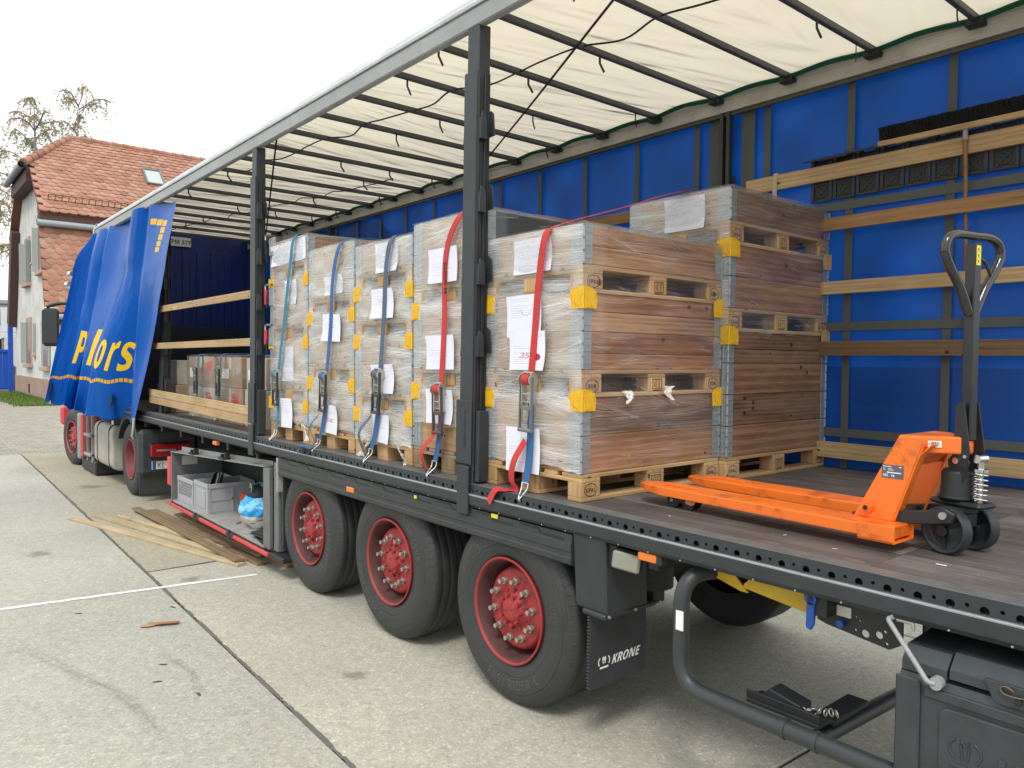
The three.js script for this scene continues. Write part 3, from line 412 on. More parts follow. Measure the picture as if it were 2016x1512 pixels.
  const tyreG = (() => { const g = lathe(prof, 'z', 72); const uv = g.attributes.uv, p = g.attributes.position; const n = prof.length; for (let i = 0; i < uv.count; i++) { const r = Math.hypot(p.getX(i), p.getY(i)), zz = p.getZ(i); if (zz > -0.07) uv.setY(i, 1 - (r - 0.29) / 0.25 * 0.32 - 0.02); else uv.setY(i, 0.5 - (0.07 + zz) * 0.5); } return g; })();
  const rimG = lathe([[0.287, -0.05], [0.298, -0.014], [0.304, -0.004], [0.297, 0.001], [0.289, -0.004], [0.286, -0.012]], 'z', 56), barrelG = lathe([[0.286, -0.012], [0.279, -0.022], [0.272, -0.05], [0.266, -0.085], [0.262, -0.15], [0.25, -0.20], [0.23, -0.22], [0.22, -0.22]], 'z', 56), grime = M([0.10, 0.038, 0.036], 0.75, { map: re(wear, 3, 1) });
  const hubDisc = lathe([[0.262, -0.185], [0.252, -0.165], [0.238, -0.12], [0.232, -0.09], [0.222, -0.072], [0.205, -0.066], [0.135, -0.066], [0.131, -0.070], [0.127, -0.066], [0.120, -0.066], [0.108, -0.072], [0.10, -0.058], [0.075, -0.035], [0.062, -0.030], [0.058, -0.022], [0.03, -0.019], [0.0, -0.018]], 'z', 48);
  const hubRibs = []; for (let i = 0; i < 10; i++) { const a = i / 10 * 2 * PI, c = cyl('z', 0.011, 0.03, 0.083 * Math.cos(a), 0.083 * Math.sin(a), -0.030, 8); hubRibs.push(c); const rb = cb(0.062, 0.118, -0.006, 0.006, -0.075, -0.048, 0.002); rb.rotateZ(a + 0.31); hubRibs.push(rb); }
  const hubG = merge([hubDisc, ...hubRibs]);
  const nutG = merge([cyl('z', 0.0185, 0.006, 0, 0, -0.063, 14), cyl('z', 0.0165, 0.022, 0, 0, -0.050, 6), cyl('z', 0.0105, 0.03, 0, 0, -0.026, 10)]);
  const wheel = (parent, x, y, z, ry, spin, rimM) => {
    const w = sub(parent, 'wheel'); w.position.set(x, y, z); w.rotation.y = ry;
    const t = part(w, 'tyre', tyreG, rub); t.rotation.z = spin; part(w, 'rim', rimG, rimM); part(w, 'rim_barrel', barrelG, grime); part(w, 'hub', hubG, rimM).rotation.z = spin * 1.7;
    for (let i = 0; i < 10; i++) { const a = i / 10 * 2 * PI + spin * 1.3, o = part(w, 'wheel_nut', nutG, mt.zinc); o.position.set(0.1675 * Math.cos(a), 0.1675 * Math.sin(a), 0); o.rotation.z = a; o.scale.set(1.3, 1.3, 1.12); } return w;
  };
  T.userData.wheel = undefined; delete T.userData.wheel; wheel.make = wheel; globalThis.__wheel = wheel;
  [0.184, -1.126, -2.436].forEach((x, i) => {
    wheel(T, x, 0.536, -0.035, 0, 2.55 + i * 2.2, mt.rimRed); wheel(T, x, 0.536, ZW + 0.035, PI, 1 + i, mt.rimRed);
    part(T, 'axle', cyl('z', 0.07, 1.9, x, 0.536, -1.26, 16), mt.steelDark);
    part(T, 'air_spring', cyl('y', 0.14, 0.3, x + 0.42, 0.8, -0.78, 18), mt.rubber); part(T, 'air_spring', cyl('y', 0.14, 0.3, x + 0.42, 0.8, -1.74, 18), mt.rubber);
    part(T, 'trailing_arm', cb(x - 0.45, x + 0.5, 0.56, 0.66, -0.83, -0.73, 0.01), mt.steelDark); part(T, 'trailing_arm', cb(x - 0.45, x + 0.5, 0.56, 0.66, -1.79, -1.69, 0.01), mt.steelDark);
  });
  // ---- side beam above the wheels, wing and mud flap behind the last one
  part(T, 'side_beam', extX([[-0.002, 1.078], [-0.002, 1.036], [0.006, 1.03], [0.006, 0.992], [0.001, 0.986], [0.001, 0.962], [0.005, 0.957], [0.003, 0.93], [-0.016, 0.916], [-0.05, 0.916], [-0.05, 1.078]], -2.94, 0.742), dirt([0.048, 0.052, 0.057], 0.5, 1.2));
  for (let i = 0; i < 9; i++) part(T, 'beam_slot', ext([[0, 0], [0.15, 0], [0.17, -0.022], [0.34, -0.022], [0.34, -0.028], [0.166, -0.028], [0.145, -0.006], [0, -0.006]], 0.003).translate(-2.9 + i * 0.405, 1.072, -0.0018), mt.black);
  for (const [x, y] of [[-1.6, 0.99], [-4.59, 1.066]]) part(T, 'side_marker', cb(x - 0.055, x + 0.055, y - 0.028, y + 0.012, -0.03, 0.012, 0.005), mt.amber);
  part(T, 'warning_label', cb(0.1, 0.155, 1.062, 1.084, 0.004, 0.0125, 0.001), M([0.62, 0.58, 0.03], 0.6));
  part(T, 'warning_label', cb(-0.72, -0.69, 1.05, 1.07, 0.004, 0.009, 0.001), M([0.62, 0.58, 0.03], 0.6));
  part(T, 'beam_end_plate', cb(-2.985, -2.945, 0.77, 1.075, -0.3, 0.006, 0.004), mt.aluDull);
  const wingM = dirt([0.040, 0.045, 0.051], 0.5, 1.4);
  part(T, 'wing', merge([extZ([[0.748, 1.086], [0.956, 1.086], [0.972, 0.735], [0.775, 0.735]], -0.315, -0.008, 0.008)]), wingM);
  part(T, 'wing', merge([extZ([[0.748, 1.086], [0.956, 1.086], [0.972, 0.735], [0.775, 0.735]], -2.5, -2.115, 0.008)]), wingM);
  part(T, 'flap_bar', cb(0.83, 0.985, 0.705, 0.733, -0.38, 0.012, 0.008), wingM);
  { const f = part(T, 'mud_flap', cb(0.866, 0.880, 0.325, 0.72, -0.425, 0.0, 0.004), M([0.040, 0.043, 0.047], 0.6, { map: re(scuff, 1.1, 0.6) }));
    const lt = canvasTex(512, 192, (x, w, h) => { x.clearRect(0, 0, w, h); x.fillStyle = '#e9ebea'; x.save(); x.translate(10, 118); x.font = 'italic bold 92px sans-serif'; x.transform(1, 0, -0.12, 1, 0, 0); x.scale(0.98, 1); x.fillText('KRONE', 150, 18); x.restore();
      x.strokeStyle = '#e9ebea'; x.lineWidth = 10; x.beginPath(); x.arc(60, 96, 34, 0.75 * PI, 1.33 * PI); x.stroke(); x.beginPath(); x.arc(108, 96, 34, -0.33 * PI, 0.25 * PI); x.stroke(); x.beginPath(); x.moveTo(68, 70); x.lineTo(76, 112); x.moveTo(100, 70); x.lineTo(92, 112); x.moveTo(72, 62); x.lineTo(84, 84); x.lineTo(96, 62); x.stroke(); x.fillRect(40, 132, 88, 14); });
    part(f, 'lettering', new THREE.PlaneGeometry(0.36, 0.135).rotateY(PI / 2).rotateX(0.0).translate(0.8825, 0.452, -0.222), M([1, 1, 1], 0.6, { map: lt, transparent: true, side: THREE.DoubleSide }));
    for (let i = 0; i < 22; i++) part(f, 'edge_tooth', cb(0.864, 0.882, 0.335 + i * 0.017, 0.345 + i * 0.017, 0.001, 0.008, 0.002), wingM);
    for (const z of [-0.02, -0.21, -0.40]) part(f, 'bolt', cyl('x', 0.008, 0.008, 0.989, 0.72, z, 8), mt.zinc); }
  part(T, 'mud_flap', cb(0.866, 0.880, 0.325, 0.72, -2.5, -2.09, 0.004), mt.rubber);
  { const w = sub(T, 'work_lamp'); part(w, 'bracket', cb(0.968, 1.03, 0.96, 1.075, -0.06, -0.03, 0.004), mt.steelDark); const h = part(w, 'housing', cb(-0.078, 0.078, -0.05, 0.05, -0.07, 0.0, 0.014), mt.plasticBlack); h.position.set(1.085, 1.012, -0.03); h.rotation.y = 0.35; h.rotation.z = -0.12; const l = part(w, 'lens', cb(-0.07, 0.07, -0.043, 0.043, 0.0, 0.02, 0.01), mt.lens); l.position.copy(h.position); l.rotation.copy(h.rotation); }
  part(T, 'side_marker', cb(1.175, 1.28, 1.046, 1.083, -0.05, 0.0, 0.005), mt.amber); part(T, 'marker_bracket', cb(1.282, 1.31, 1.04, 1.084, -0.05, -0.005, 0.003), mt.plasticBlack);
  // ---- roof: rails, bows, sheet
  part(T, 'roof_rail', extX([[0, 3.902], [0.002, 3.995], [-0.012, 4.003], [-0.075, 4.003], [-0.075, 3.97], [-0.055, 3.905], [-0.05, 3.895], [-0.01, 3.895]], XF, XB), mt.alu);
  part(T, 'roof_edge', extX([[0.012, 4.004], [0.014, 4.022], [-0.002, 4.045], [-0.02, 4.078], [-0.11, 4.098], [-0.11, 4.088], [-0.03, 4.06], [-0.03, 4.004]], XF, XB), dirt([0.62, 0.65, 0.67], 0.4, 0.7));
  part(T, 'far_roof_rail', extX([[ZW, 3.922], [ZW + 0.07, 3.922], [ZW + 0.07, 3.93], [ZW + 0.06, 3.94], [ZW + 0.06, 4.012], [ZW + 0.066, 4.016], [ZW + 0.066, 4.03], [ZW, 4.04]], XF, XB), dirt([0.68, 0.66, 0.61], 0.42, 0.6));
  part(T, 'far_roof_edge', cb(XF, XB, 4.0405, 4.11, ZW, ZW + 0.03, 0.004), mt.aluDull);
  part(T, 'far_rail_gasket', cb(XF, XB, 3.892, 3.9215, ZW + 0.02, ZW + 0.055, 0.003), mt.greyBelt);
  const rt = tex(1024, 1024, (i, j, u, v) => { const x = u * 8, y = v * 8; return 0.5 + 0.5 * (vnoise(x * 2.6 + y * 0.8, y * 0.7 - x * 0.1, 71) - 0.5) + 0.25 * (vnoise(x * 7 + y * 1.6, y * 1.1, 72) - 0.5); }, { srgb: false, rep: [0.36, 0.36], wrap: THREE.MirroredRepeatWrapping });
  const roofM = M([0.87, 0.78, 0.625], 0.95, { side: THREE.DoubleSide, transmission: 0.5, thickness: 0, bumpMap: rt, bumpScale: 0.05 });
  const bows = []; for (let k = -2; 1.69 - 0.614 * k > XF + 0.1; k++) bows.push(1.69 - 0.614 * k);
  part(T, 'roof_sheet', sheet(300, 24, (u, v) => { const x = lerp(XF, XB, u), z = lerp(-0.03, ZW + 0.03, v), f = (1.69 - x) / 0.614, s = Math.pow(Math.abs(Math.sin(f * PI)), 0.8); return [x, 4.085 - 0.016 * s + 0.014 * (fbm(x * 3, z * 1.4, 14, 3) - 0.5), z]; }, (u, v) => [u * 13.6, v * 2.5]), roofM);
  const bowM = dirt([0.075, 0.078, 0.085], 0.4, 2), clipG = ext([[0, 0], [0.016, 0], [0.016, -0.05], [0.055, -0.10], [0.042, -0.11], [0, -0.055]], 0.006).rotateY(PI / 2); const rr = rng(31);
  bows.forEach((x, k) => {
    const b = part(T, 'roof_bow', merge([cb(x - 0.015, x + 0.015, 4.018, 4.024, -2.44, -0.06, 0.002, 'z'), cb(x - 0.006, x + 0.015, 4.023, 4.062, -2.44, -0.06, 0.003, 'z')]), bowM);
    for (const z of [-0.28, -0.98, -1.62, -2.2]) { if (rr() < 0.55) continue; const c = part(b, 'clip', clipG, mt.black); c.position.set(x + 0.003, 4.022, z + (rr() - 0.5) * 0.2); c.rotation.y = (rr() - 0.5) * 1.0; }
    part(b, 'end_bracket', cb(x - 0.05, x + 0.05, 3.99, 4.026, -2.455, -2.38, 0.005), mt.steelDark);
  });
  { // green webbing drawn along the far rail, sagging between the bows
    const gp = (off, yo) => { const q = []; bows.forEach((x, k) => { q.push([x, 4.028 + yo, -2.405 + off]); q.push([x - 0.307, 4.036 + yo + (k % 3) * 0.004, -2.392 + off + (k % 2) * 0.010]); }); return q; };
    part(T, 'webbing', ribbon(gp(0, 0), 0.04, 0.006, [0, 0.5, 1]), mt.green); part(T, 'edge_cord', tube(gp(-0.03, 0.016), 0.016, 6), mt.black); }
  const strapL = (p, r, nm) => part(T, nm, tube(p, r, 6), mt.rope);
  { const a = [1.62, 4.005, -0.55], n = 9; const q = []; for (let i = 0; i <= n; i++) { const t = i / n; q.push([lerp(1.35, -3.25, t), 4.008 + 0.004 * Math.sin(i), lerp(-0.12, -2.38, t)]); } strapL(q, 0.008, 'tension_cable'); const q2 = []; for (let i = 0; i <= 9; i++) { const t = i / 9; q2.push([lerp(-3.25, -9.2, t), 4.008, lerp(-0.12, -2.38, t)]); } strapL(q2, 0.01, 'tension_cable'); }
  { const q = []; for (let i = 0; i <= 26; i++) { const x = 2.9 - i * 0.307; q.push([x, 4.05 - 0.03 * (i % 2 ? 1 : 0.2) * 1, lerp(-1.25, -0.42, i / 26) + 0.05 * Math.sin(i * 1.9)]); } strapL(q, 0.007, 'light_cable'); const q2 = []; for (let i = 0; i <= 20; i++) { q2.push([-4.2 - i * 0.29, 4.045 - 0.025 * (i % 2), lerp(-1.9, -0.9, i / 20) + 0.04 * Math.sin(i * 2.3)]); } strapL(q2, 0.006, 'light_cable'); }
  // ---- front wall and its number plate
  part(T, 'bulkhead', cb(XF, XF + 0.05, D - 0.1, 4.08, ZW, 0, 0.004), mt.blueDark);
  for (let i = 0; i < 10; i++) part(T, 'bulkhead_rib', cb(XF + 0.051, XF + 0.075, D + 0.02, 3.8, ZW + 0.12 + i * 0.24, ZW + 0.24 + i * 0.24, 0.008), mt.blueDark);
  part(T, 'bulkhead_kick_plate', cb(XF + 0.076, XF + 0.10, D, D + 1.25, ZW + 0.1, -0.05, 0.006), mt.steelDark);
  part(T, 'front_corner', extX([[0.02, 4.0], [-0.02, 4.10], [-0.15, 4.11], [-0.15, 3.80], [0.02, 3.80]], XF - 0.09, XF - 0.002), dirt([0.6, 0.62, 0.62], 0.4, 1));
  const plate = (txt, w, h, euro) => canvasTex(512, Math.round(512 * h / w), (x, W, H) => { x.fillStyle = '#d9d9d2'; x.fillRect(0, 0, W, H); x.fillStyle = '#15171a'; x.font = `bold ${Math.round(H * 0.78)}px sans-serif`; x.textBaseline = 'middle'; if (euro) { x.fillStyle = '#1a4fa0'; x.fillRect(0, 0, W * 0.09, H); x.fillStyle = '#15171a'; x.font = `${Math.round(H * 0.86)}px sans-serif`; x.fillText(txt, W * 0.115, H * 0.53); x.fillStyle = '#6b6a4a'; x.beginPath(); x.arc(W * 0.43, H * 0.32, H * 0.17, 0, 7); x.arc(W * 0.43, H * 0.72, H * 0.17, 0, 7); x.fill(); x.strokeStyle = '#15171a'; x.lineWidth = 4; x.strokeRect(2, 2, W - 4, H - 4); } else { x.font = `bold ${Math.round(H * 0.62)}px sans-serif`; x.textAlign = 'center'; x.fillText(txt, W / 2, H * 0.53); } });
  globalThis.__plate = plate;
  { const p = part(T, 'number_plate', cb(XF + 0.078, XF + 0.086, 3.852, 4.008, -1.46, -1.13, 0.002), mt.white); part(p, 'lettering', new THREE.PlaneGeometry(0.326, 0.152).rotateY(PI / 2).translate(XF + 0.0885, 3.93, -1.295), M([1, 1, 1], 0.5, { map: plate('PM 377', 0.33, 0.156) })); }
  // ---- sliding posts
  const pocketG = ext([[0, 0], [0.05, 0.004], [0.036, 0.13], [0.012, 0.15], [0, 0.15]], 0.006, 0.001), pk2 = ext([[-0.025, 0], [0.025, 0], [0.016, 0.13], [-0.012, 0.15], [-0.02, 0.13]], 0.006, 0.001).rotateY(PI / 2);
  const post = (x, z, s, near, extras) => {
    const p = sub(T, 'stanchion'); p.position.set(x, 0, z); p.rotation.z = near ? -0.014 : 0;
    const b = (n, ...a) => { const g = a.slice(0, 6); let [x0, x1, y0, y1, z0, z1] = g; if (s < 0) [z0, z1] = [-z1, -z0]; return part(p, n, cb(x0, x1, y0, y1, z0, z1, 0.005), a[6] || mt.steel); };
    b('post', -0.058, 0.052, 1.05, 3.905, -0.092, -0.005); b('sleeve', -0.072, 0.052, 1.62, 3.64, -0.004, 0.006);
    b('side_plate', 0.053, 0.0585, 1.3, 3.63, -0.090, -0.078, mt.steelDark); b('side_plate', 0.053, 0.066, 1.3, 3.62, -0.062, -0.045, mt.steelDark); b('guide', 0.053, 0.062, 1.3, 3.6, -0.022, -0.006, mt.steelDark);
    b('foot', -0.062, 0.048, 1.04, 1.33, 0.0065, 0.026); b('foot_bracket', -0.095, 0.06, 1.34, 1.72, 0.0065, 0.015); b('foot_bracket', 0.067, 0.10, 1.24, 1.66, -0.085, -0.01); b('latch_slot', -0.012, 0.006, 1.44, 1.5, 0.0155, 0.0165, mt.black); b('latch_groove', -0.006, 0.0, 1.5, 1.66, 0.0155, 0.0165, mt.black);
    if (near) for (const y of [3.24, 2.82, 2.40, 1.98]) { const a = part(p, 'slat_pocket', pocketG, mt.steel); a.position.set(-0.074, y, -0.03); a.rotation.y = PI; const c = part(p, 'slat_pocket', pk2, mt.steel); c.position.set(0.09, y, -0.02); part(p, 'pocket_web', cb(0.067, 0.0885, y, y + 0.12, -0.05, 0.0, 0.002), mt.steelDark); part(p, 'slat_pocket', pocketG, mt.steel).position.set(0.067, y + 0.02, -0.085); }
    if (extras) for (const y of [2.93, 2.47, 2.10]) { part(p, 'latch_plate', cb(0.11, 0.22, y - 0.03, y + 0.14, -0.13, -0.10, 0.008), mt.greyPlastic); part(p, 'latch_handle', cb(0.075, 0.10, y - 0.02, y + 0.12, -0.098, -0.07, 0.006), y > 2.8 ? mt.black : mt.red); part(p, 'latch_bar', bent([[0.085, y + 0.12, -0.08], [0.085, y + 0.165, -0.08], [0.21, y + 0.165, -0.09]], 0.02, 0.009, 8), mt.silver); }
    return p;
  };
  post(-0.175, 0, 1, true, false); post(-3.555, 0, 1, true, true); post(-6.98, -0.11, 1, true, false); post(3.2, 0, 1, true, false);
  for (const x of [-0.09, -3.5, -6.95]) { const p = sub(T, 'far_stanchion'); part(p, 'profile', cb(x - 0.048, x - 0.016, D, 3.9215, ZW + 0.02, ZW + 0.075, 0.004), mt.steel); part(p, 'profile', cb(x + 0.012, x + 0.044, D, 3.9215, ZW + 0.02, ZW + 0.075, 0.004), mt.steel); part(p, 'web', cb(x - 0.0155, x + 0.0115, D, 3.9215, ZW + 0.02, ZW + 0.035, 0.002), mt.black); for (const s of [-1, 1]) part(p, 'slat_pocket', cb(x + s * 0.062 - 0.012, x + s * 0.062 + 0.012, 3.2, 3.42, ZW + 0.02, ZW + 0.03, 0.002), mt.steelDark); }
  // ---- far curtain with its belts
  const far = part(T, 'far_curtain', sheet(260, 60, (u, v) => { const x = lerp(XF, XB, u), y = lerp(D - 0.12, 3.92, v); return [x, y, ZW - 0.012 + 0.012 * (fbm(x * 1.5, y * 1.1, 44, 3) - 0.5) + 0.012 * Math.sin(x * 9.74 + 0.8) * 0.4 + 0.01 * (fbm(x * 0.8, y * 6, 45, 2) - 0.5)]; }, (u, v) => [u * 13.6, v * 2.8]),
    (() => { const cm = tex(1024, 1024, (i, j, u, v) => { const n = vnoise(u * 6, v * 90, 81, 6, 90) * vnoise(u * 40, v * 10, 82, 40, 10), st = Math.pow(vnoise(u * 4, v * 64, 83, 4, 64), 5) * (vnoise(u * 24, v * 24, 84, 24, 24) > 0.55 ? 1 : 0.15); const b = 0.86 + 0.22 * (vnoise(u * 8, v * 8, 85, 8, 8) - 0.5); const s = st * 0.55 + (n > 0.62 ? 0.12 : 0); return [lerp(b * 0.72, 0.9, s * 0.8), lerp(b * 0.86, 0.9, s * 0.6), b]; }, { rep: [0.42, 0.42] }); return M([0.007, 0.130, 0.47], 0.45, { map: cm, side: THREE.DoubleSide, transmission: 0.28, thickness: 0, specularIntensity: 0.6 }); })());
  for (let k = -14; k < 5; k++) { const x = 0.25 + 0.645 * k; if (x > XF + 0.1 && x < XB) part(far, 'belt', cb(x - 0.026, x + 0.026, D - 0.1, 3.895, ZW + 0.008, ZW + 0.013, 0.001), mt.greyBelt); }
  for (const y of [3.06, 2.215, 1.47]) part(far, 'cross_belt', cb(-0.3, XB, y - 0.03, y + 0.03, ZW + 0.014, ZW + 0.018, 0.001), mt.greyBelt);
  for (const x of [-0.21, 0.085]) part(far, 'patch', cb(x - 0.055, x + 0.06, 3.0, 3.895, ZW + 0.0135, ZW + 0.017, 0.001), M([0.07, 0.085, 0.08], 0.7));
  // ---- tubular side guard behind the last wheel
  const tubeM = dirt([0.048, 0.053, 0.057], 0.45, 2);
  part(T, 'side_guard', bent([[1.62, 1.035, -0.5], [1.43, 1.035, 0.0], [1.43, 0.545, 0.0], [2.6, 0.545, 0.0]], 0.13, 0.036, 14), tubeM);
  part(T, 'side_guard_arm', bent([[2.02, 1.05, -1.12], [2.02, 0.47, -1.12], [1.97, 0.47, -0.12]], 0.14, 0.034, 14), tubeM);
  for (const x of [1.93, 2.06]) part(T, 'guard_clamp', cyl('x', 0.040, 0.018, x, 0.545, 0, 16), tubeM);
  { const c = sub(T, 'wedge_holder'); part(c, 'plate', cb(1.70, 2.02, 0.545, 0.565, -0.20, -0.085, 0.004), mt.steelDark); part(c, 'lip', cb(1.70, 2.02, 0.566, 0.60, -0.098, -0.086, 0.003), mt.steelDark); part(c, 'plate', cb(1.93, 2.02, 0.52, 0.545, -0.50, -0.21, 0.004), mt.steelDark); part(c, 'wedge', extZ([[1.74, 0.567], [1.93, 0.567], [1.93, 0.60], [1.80, 0.625]], -0.19, -0.1, 0.004), mt.plasticBlack);
    for (let i = 0; i < 7; i++) { const g = new THREE.TorusGeometry(0.014, 0.0035, 5, 10); const o = part(c, 'chain_link', g, mt.zinc); o.position.set(1.93 + i * 0.017, 0.58 + 0.004 * (i % 2), -0.13 - i * 0.012); o.rotation.set(i % 2 ? PI / 2 : 0.3, 0.4 * i, 0); } }
  part(T, 'label', cb(1.4275, 1.4655, 0.80, 0.885, 0.03, 0.0385, 0.002), mt.white);
  // ---- yellow folded panels, valve plate, blue lever, release rod
  part(T, 'folded_panel', extZ([[1.26, 1.078], [1.57, 1.078], [1.67, 0.985], [1.63, 0.985]], -0.145, -0.135), mt.yellowPaint);
  part(T, 'folded_panel', extZ([[1.66, 1.025], [1.70, 1.065], [1.90, 1.07], [2.0, 0.985], [1.98, 0.972], [1.655, 1.008]], -0.13, -0.12), mt.yellowPaint);
  { const v = part(T, 'valve_plate', (() => { const g = ext([[1.985, 1.08], [1.985, 0.965], [2.02, 0.955], [2.26, 0.925], [2.305, 0.955], [2.305, 1.08]], 0.008, 0, [[2.172, 0.958, 0.015], [2.222, 0.967, 0.014], [2.135, 0.962, 0.005], [2.15, 1.0, 0.004], [2.135, 1.012, 0.004], [2.243, 0.985, 0.006], [2.25, 0.943, 0.006]]); g.translate(0, 0, -0.13); return projUV(g); })(), mt.plasticBlack);
    part(v, 'label', cb(2.062, 2.118, 1.0, 1.04, -0.1225, -0.1205, 0.001), M([0.60, 0.56, 0.46], 0.6)); part(v, 'label', cb(2.062, 2.085, 1.064, 1.074, -0.1225, -0.1205, 0.001), mt.white); part(v, 'knob', cyl('z', 0.014, 0.03, 2.088, 0.978, -0.107, 12), mt.bluePlastic);
    part(v, 'lever', merge([cyl('z', 0.024, 0.02, 1.998, 1.062, -0.05, 16), extZ([[1.986, 1.05], [2.012, 1.05], [2.008, 0.965], [1.998, 0.945], [1.984, 0.95]], -0.06, -0.04, 0.003), cyl('z', 0.008, 0.07, 2.0, 1.062, -0.085, 8)]), mt.bluePlastic); part(v, 'lever_pin', cyl('z', 0.01, 0.004, 1.998, 1.062, -0.038, 10), mt.black); }
  { const r = sub(T, 'release_rod'); part(r, 'rod', bent([[2.33, 1.085, -0.06], [2.312, 1.085, 0.02], [2.462, 0.925, 0.062], [2.478, 0.923, 0.05]], 0.012, 0.0085, 10), mt.alu); part(r, 'hook', bent([[2.33, 1.08, -0.01], [2.385, 1.08, -0.01], [2.385, 1.055, -0.01]], 0.008, 0.006, 8), mt.zinc); part(r, 'socket', cyl('z', 0.021, 0.03, 2.482, 0.924, 0.04, 16), mt.greyPlastic); }
  // ---- grey plastic storage box at the rear
  { const bm = dirt([0.052, 0.060, 0.067], 0.42, 1.6), B = sub(T, 'storage_box');
    part(B, 'body', extX([[0.03, 0.22], [0.03, 0.90], [0.018, 0.925], [0.0, 0.93], [-0.5, 0.93], [-0.5, 0.22]], 2.36, 3.25), bm);
    part(B, 'corner_post', cb(2.352, 2.43, 0.21, 0.915, 0.031, 0.043, 0.008), bm);
    part(B, 'lid_end', extX([[0.024, 0.932], [0.022, 0.965], [-0.02, 1.008], [-0.3, 1.018], [-0.3, 0.932]], 2.365, 2.505), bm);
    part(B, 'lid', extX([[0.03, 0.945], [0.028, 0.975], [-0.02, 1.02], [-0.3, 1.03], [-0.3, 0.94]], 2.515, 3.25), bm);
    part(B, 'lid_flap', (() => { const g = ext([[2.62, 0.985], [2.645, 0.93], [2.66, 0.922], [3.24, 0.922], [3.24, 0.985]], 0.014, 0.003); g.translate(0, 0, 0.031); return projUV(g); })(), bm);
    part(B, 'rim', cb(2.44, 3.25, 0.865, 0.90, 0.031, 0.040, 0.006), bm);
    part(B, 'panel', (() => { const s = new THREE.Shape(), x0 = 2.495, x1 = 3.2, y0 = 0.55, y1 = 0.845, r = 0.03; s.moveTo(x0 + r, y0); s.lineTo(x1 - r, y0); s.quadraticCurveTo(x1, y0, x1, y0 + r); s.lineTo(x1, y1 - r); s.quadraticCurveTo(x1, y1, x1 - r, y1); s.lineTo(x0 + r, y1); s.quadraticCurveTo(x0, y1, x0, y1 - r); s.lineTo(x0, y0 + r); s.quadraticCurveTo(x0, y0, x0 + r, y0); return projUV(new THREE.ExtrudeGeometry(s, { depth: 0.008, bevelEnabled: true, bevelSize: 0.006, bevelThickness: 0.006, bevelSegments: 2 }).translate(0, 0, 0.026)); })(), bm);
    const font = await new (await import('three/addons/loaders/FontLoader.js')).FontLoader().loadAsync('fonts/droid/droid_sans_bold.typeface.json'); const { TextGeometry } = await import('three/addons/geometries/TextGeometry.js');
    const tg = new TextGeometry('KRONE', { font, size: 0.085, depth: 0.004, curveSegments: 4, bevelEnabled: true, bevelSize: 0.0012, bevelThickness: 0.0012, bevelSegments: 1 }); tg.applyMatrix4(new THREE.Matrix4().makeShear(0, 0, 0.25, 0, 0, 0)); part(B, 'lettering', tg.translate(2.635, 0.66, 0.039), bm);
    const em = []; em.push(cb(2.528, 2.612, 0.672, 0.682, 0.039, 0.0445, 0.001)); const arc = (cx, cy, r, a0, a1) => { const q = []; for (let i = 0; i <= 8; i++) { const a = lerp(a0, a1, i / 8); q.push([cx + r * Math.cos(a), cy + r * Math.sin(a), 0.0405]); } return tube(q, 0.0042, 5); };
    em.push(arc(2.56, 0.732, 0.036, 0.66 * PI, 1.28 * PI), arc(2.58, 0.732, 0.036, -0.28 * PI, 0.34 * PI), tube([[2.558, 0.765, 0.0405], [2.57, 0.745, 0.0405], [2.582, 0.765, 0.0405]], 0.004, 5, false, 0), tube([[2.557, 0.75, 0.0405], [2.562, 0.70, 0.0405]], 0.004, 5), tube([[2.583, 0.75, 0.0405], [2.578, 0.70, 0.0405]], 0.004, 5)); part(B, 'emblem', merge(em), bm);
    part(B, 'leather_loop', ribbon([[2.70, 0.975, 0.052], [2.685, 0.985, 0.058], [2.668, 0.978, 0.054], [2.672, 0.962, 0.052], [2.70, 0.958, 0.054], [2.74, 0.962, 0.053], [2.755, 0.958, 0.056]], 0.009, 0.003, [0, 0.3, 1]), M([0.16, 0.115, 0.07], 0.7)); part(B, 'loop_stud', cb(2.705, 2.722, 0.935, 0.96, 0.046, 0.054, 0.002), mt.plasticBlack); }
  // ---- open tool locker under the floor
  { const L = sub(T, 'tool_locker'), gm = dirt([0.20, 0.205, 0.205], 0.5, 1.2), x0 = -6.16, x1 = -3.30, zb = -0.62, topY = x => lerp(0.80, 0.955, (x - x0) / (x1 - x0));
    part(L, 'floor', cb(x0, x1, 0.20, 0.225, zb, -0.01, 0.003), dirt([0.45, 0.45, 0.43], 0.55, 2)); part(L, 'back_wall', extZ([[x0, 0.226], [x1, 0.226], [x1, topY(x1)], [x0, topY(x0)]], zb, zb + 0.02), mt.steelDark);
    part(L, 'end_wall', cb(x0 - 0.03, x0 - 0.001, 0.20, topY(x0), zb, 0.0, 0.004), gm); part(L, 'top', (() => { const g = extZ([[x0 - 0.03, topY(x0) + 0.002], [x1 + 0.02, topY(x1) + 0.002], [x1 + 0.02, topY(x1) + 0.02], [x0 - 0.03, topY(x0) + 0.02]], zb, -0.10); return g; })(), gm);
    part(L, 'lid', (() => { const g = extZ([[x0 - 0.03, topY(x0) + 0.003], [x1 + 0.02, topY(x1) + 0.003], [x1 + 0.02, topY(x1) + 0.012], [x0 - 0.03, topY(x0) + 0.012]], -0.095, 0.005); return g; })(), mt.aluDull);
    part(L, 'lid_upstand', extZ([[x0 + 0.1, topY(x0) + 0.02], [x1 + 0.02, topY(x1) + 0.013], [x1 + 0.02, topY(x1) + 0.05], [x0 + 0.1, topY(x0) + 0.075]], -0.098, -0.09), mt.aluDull);
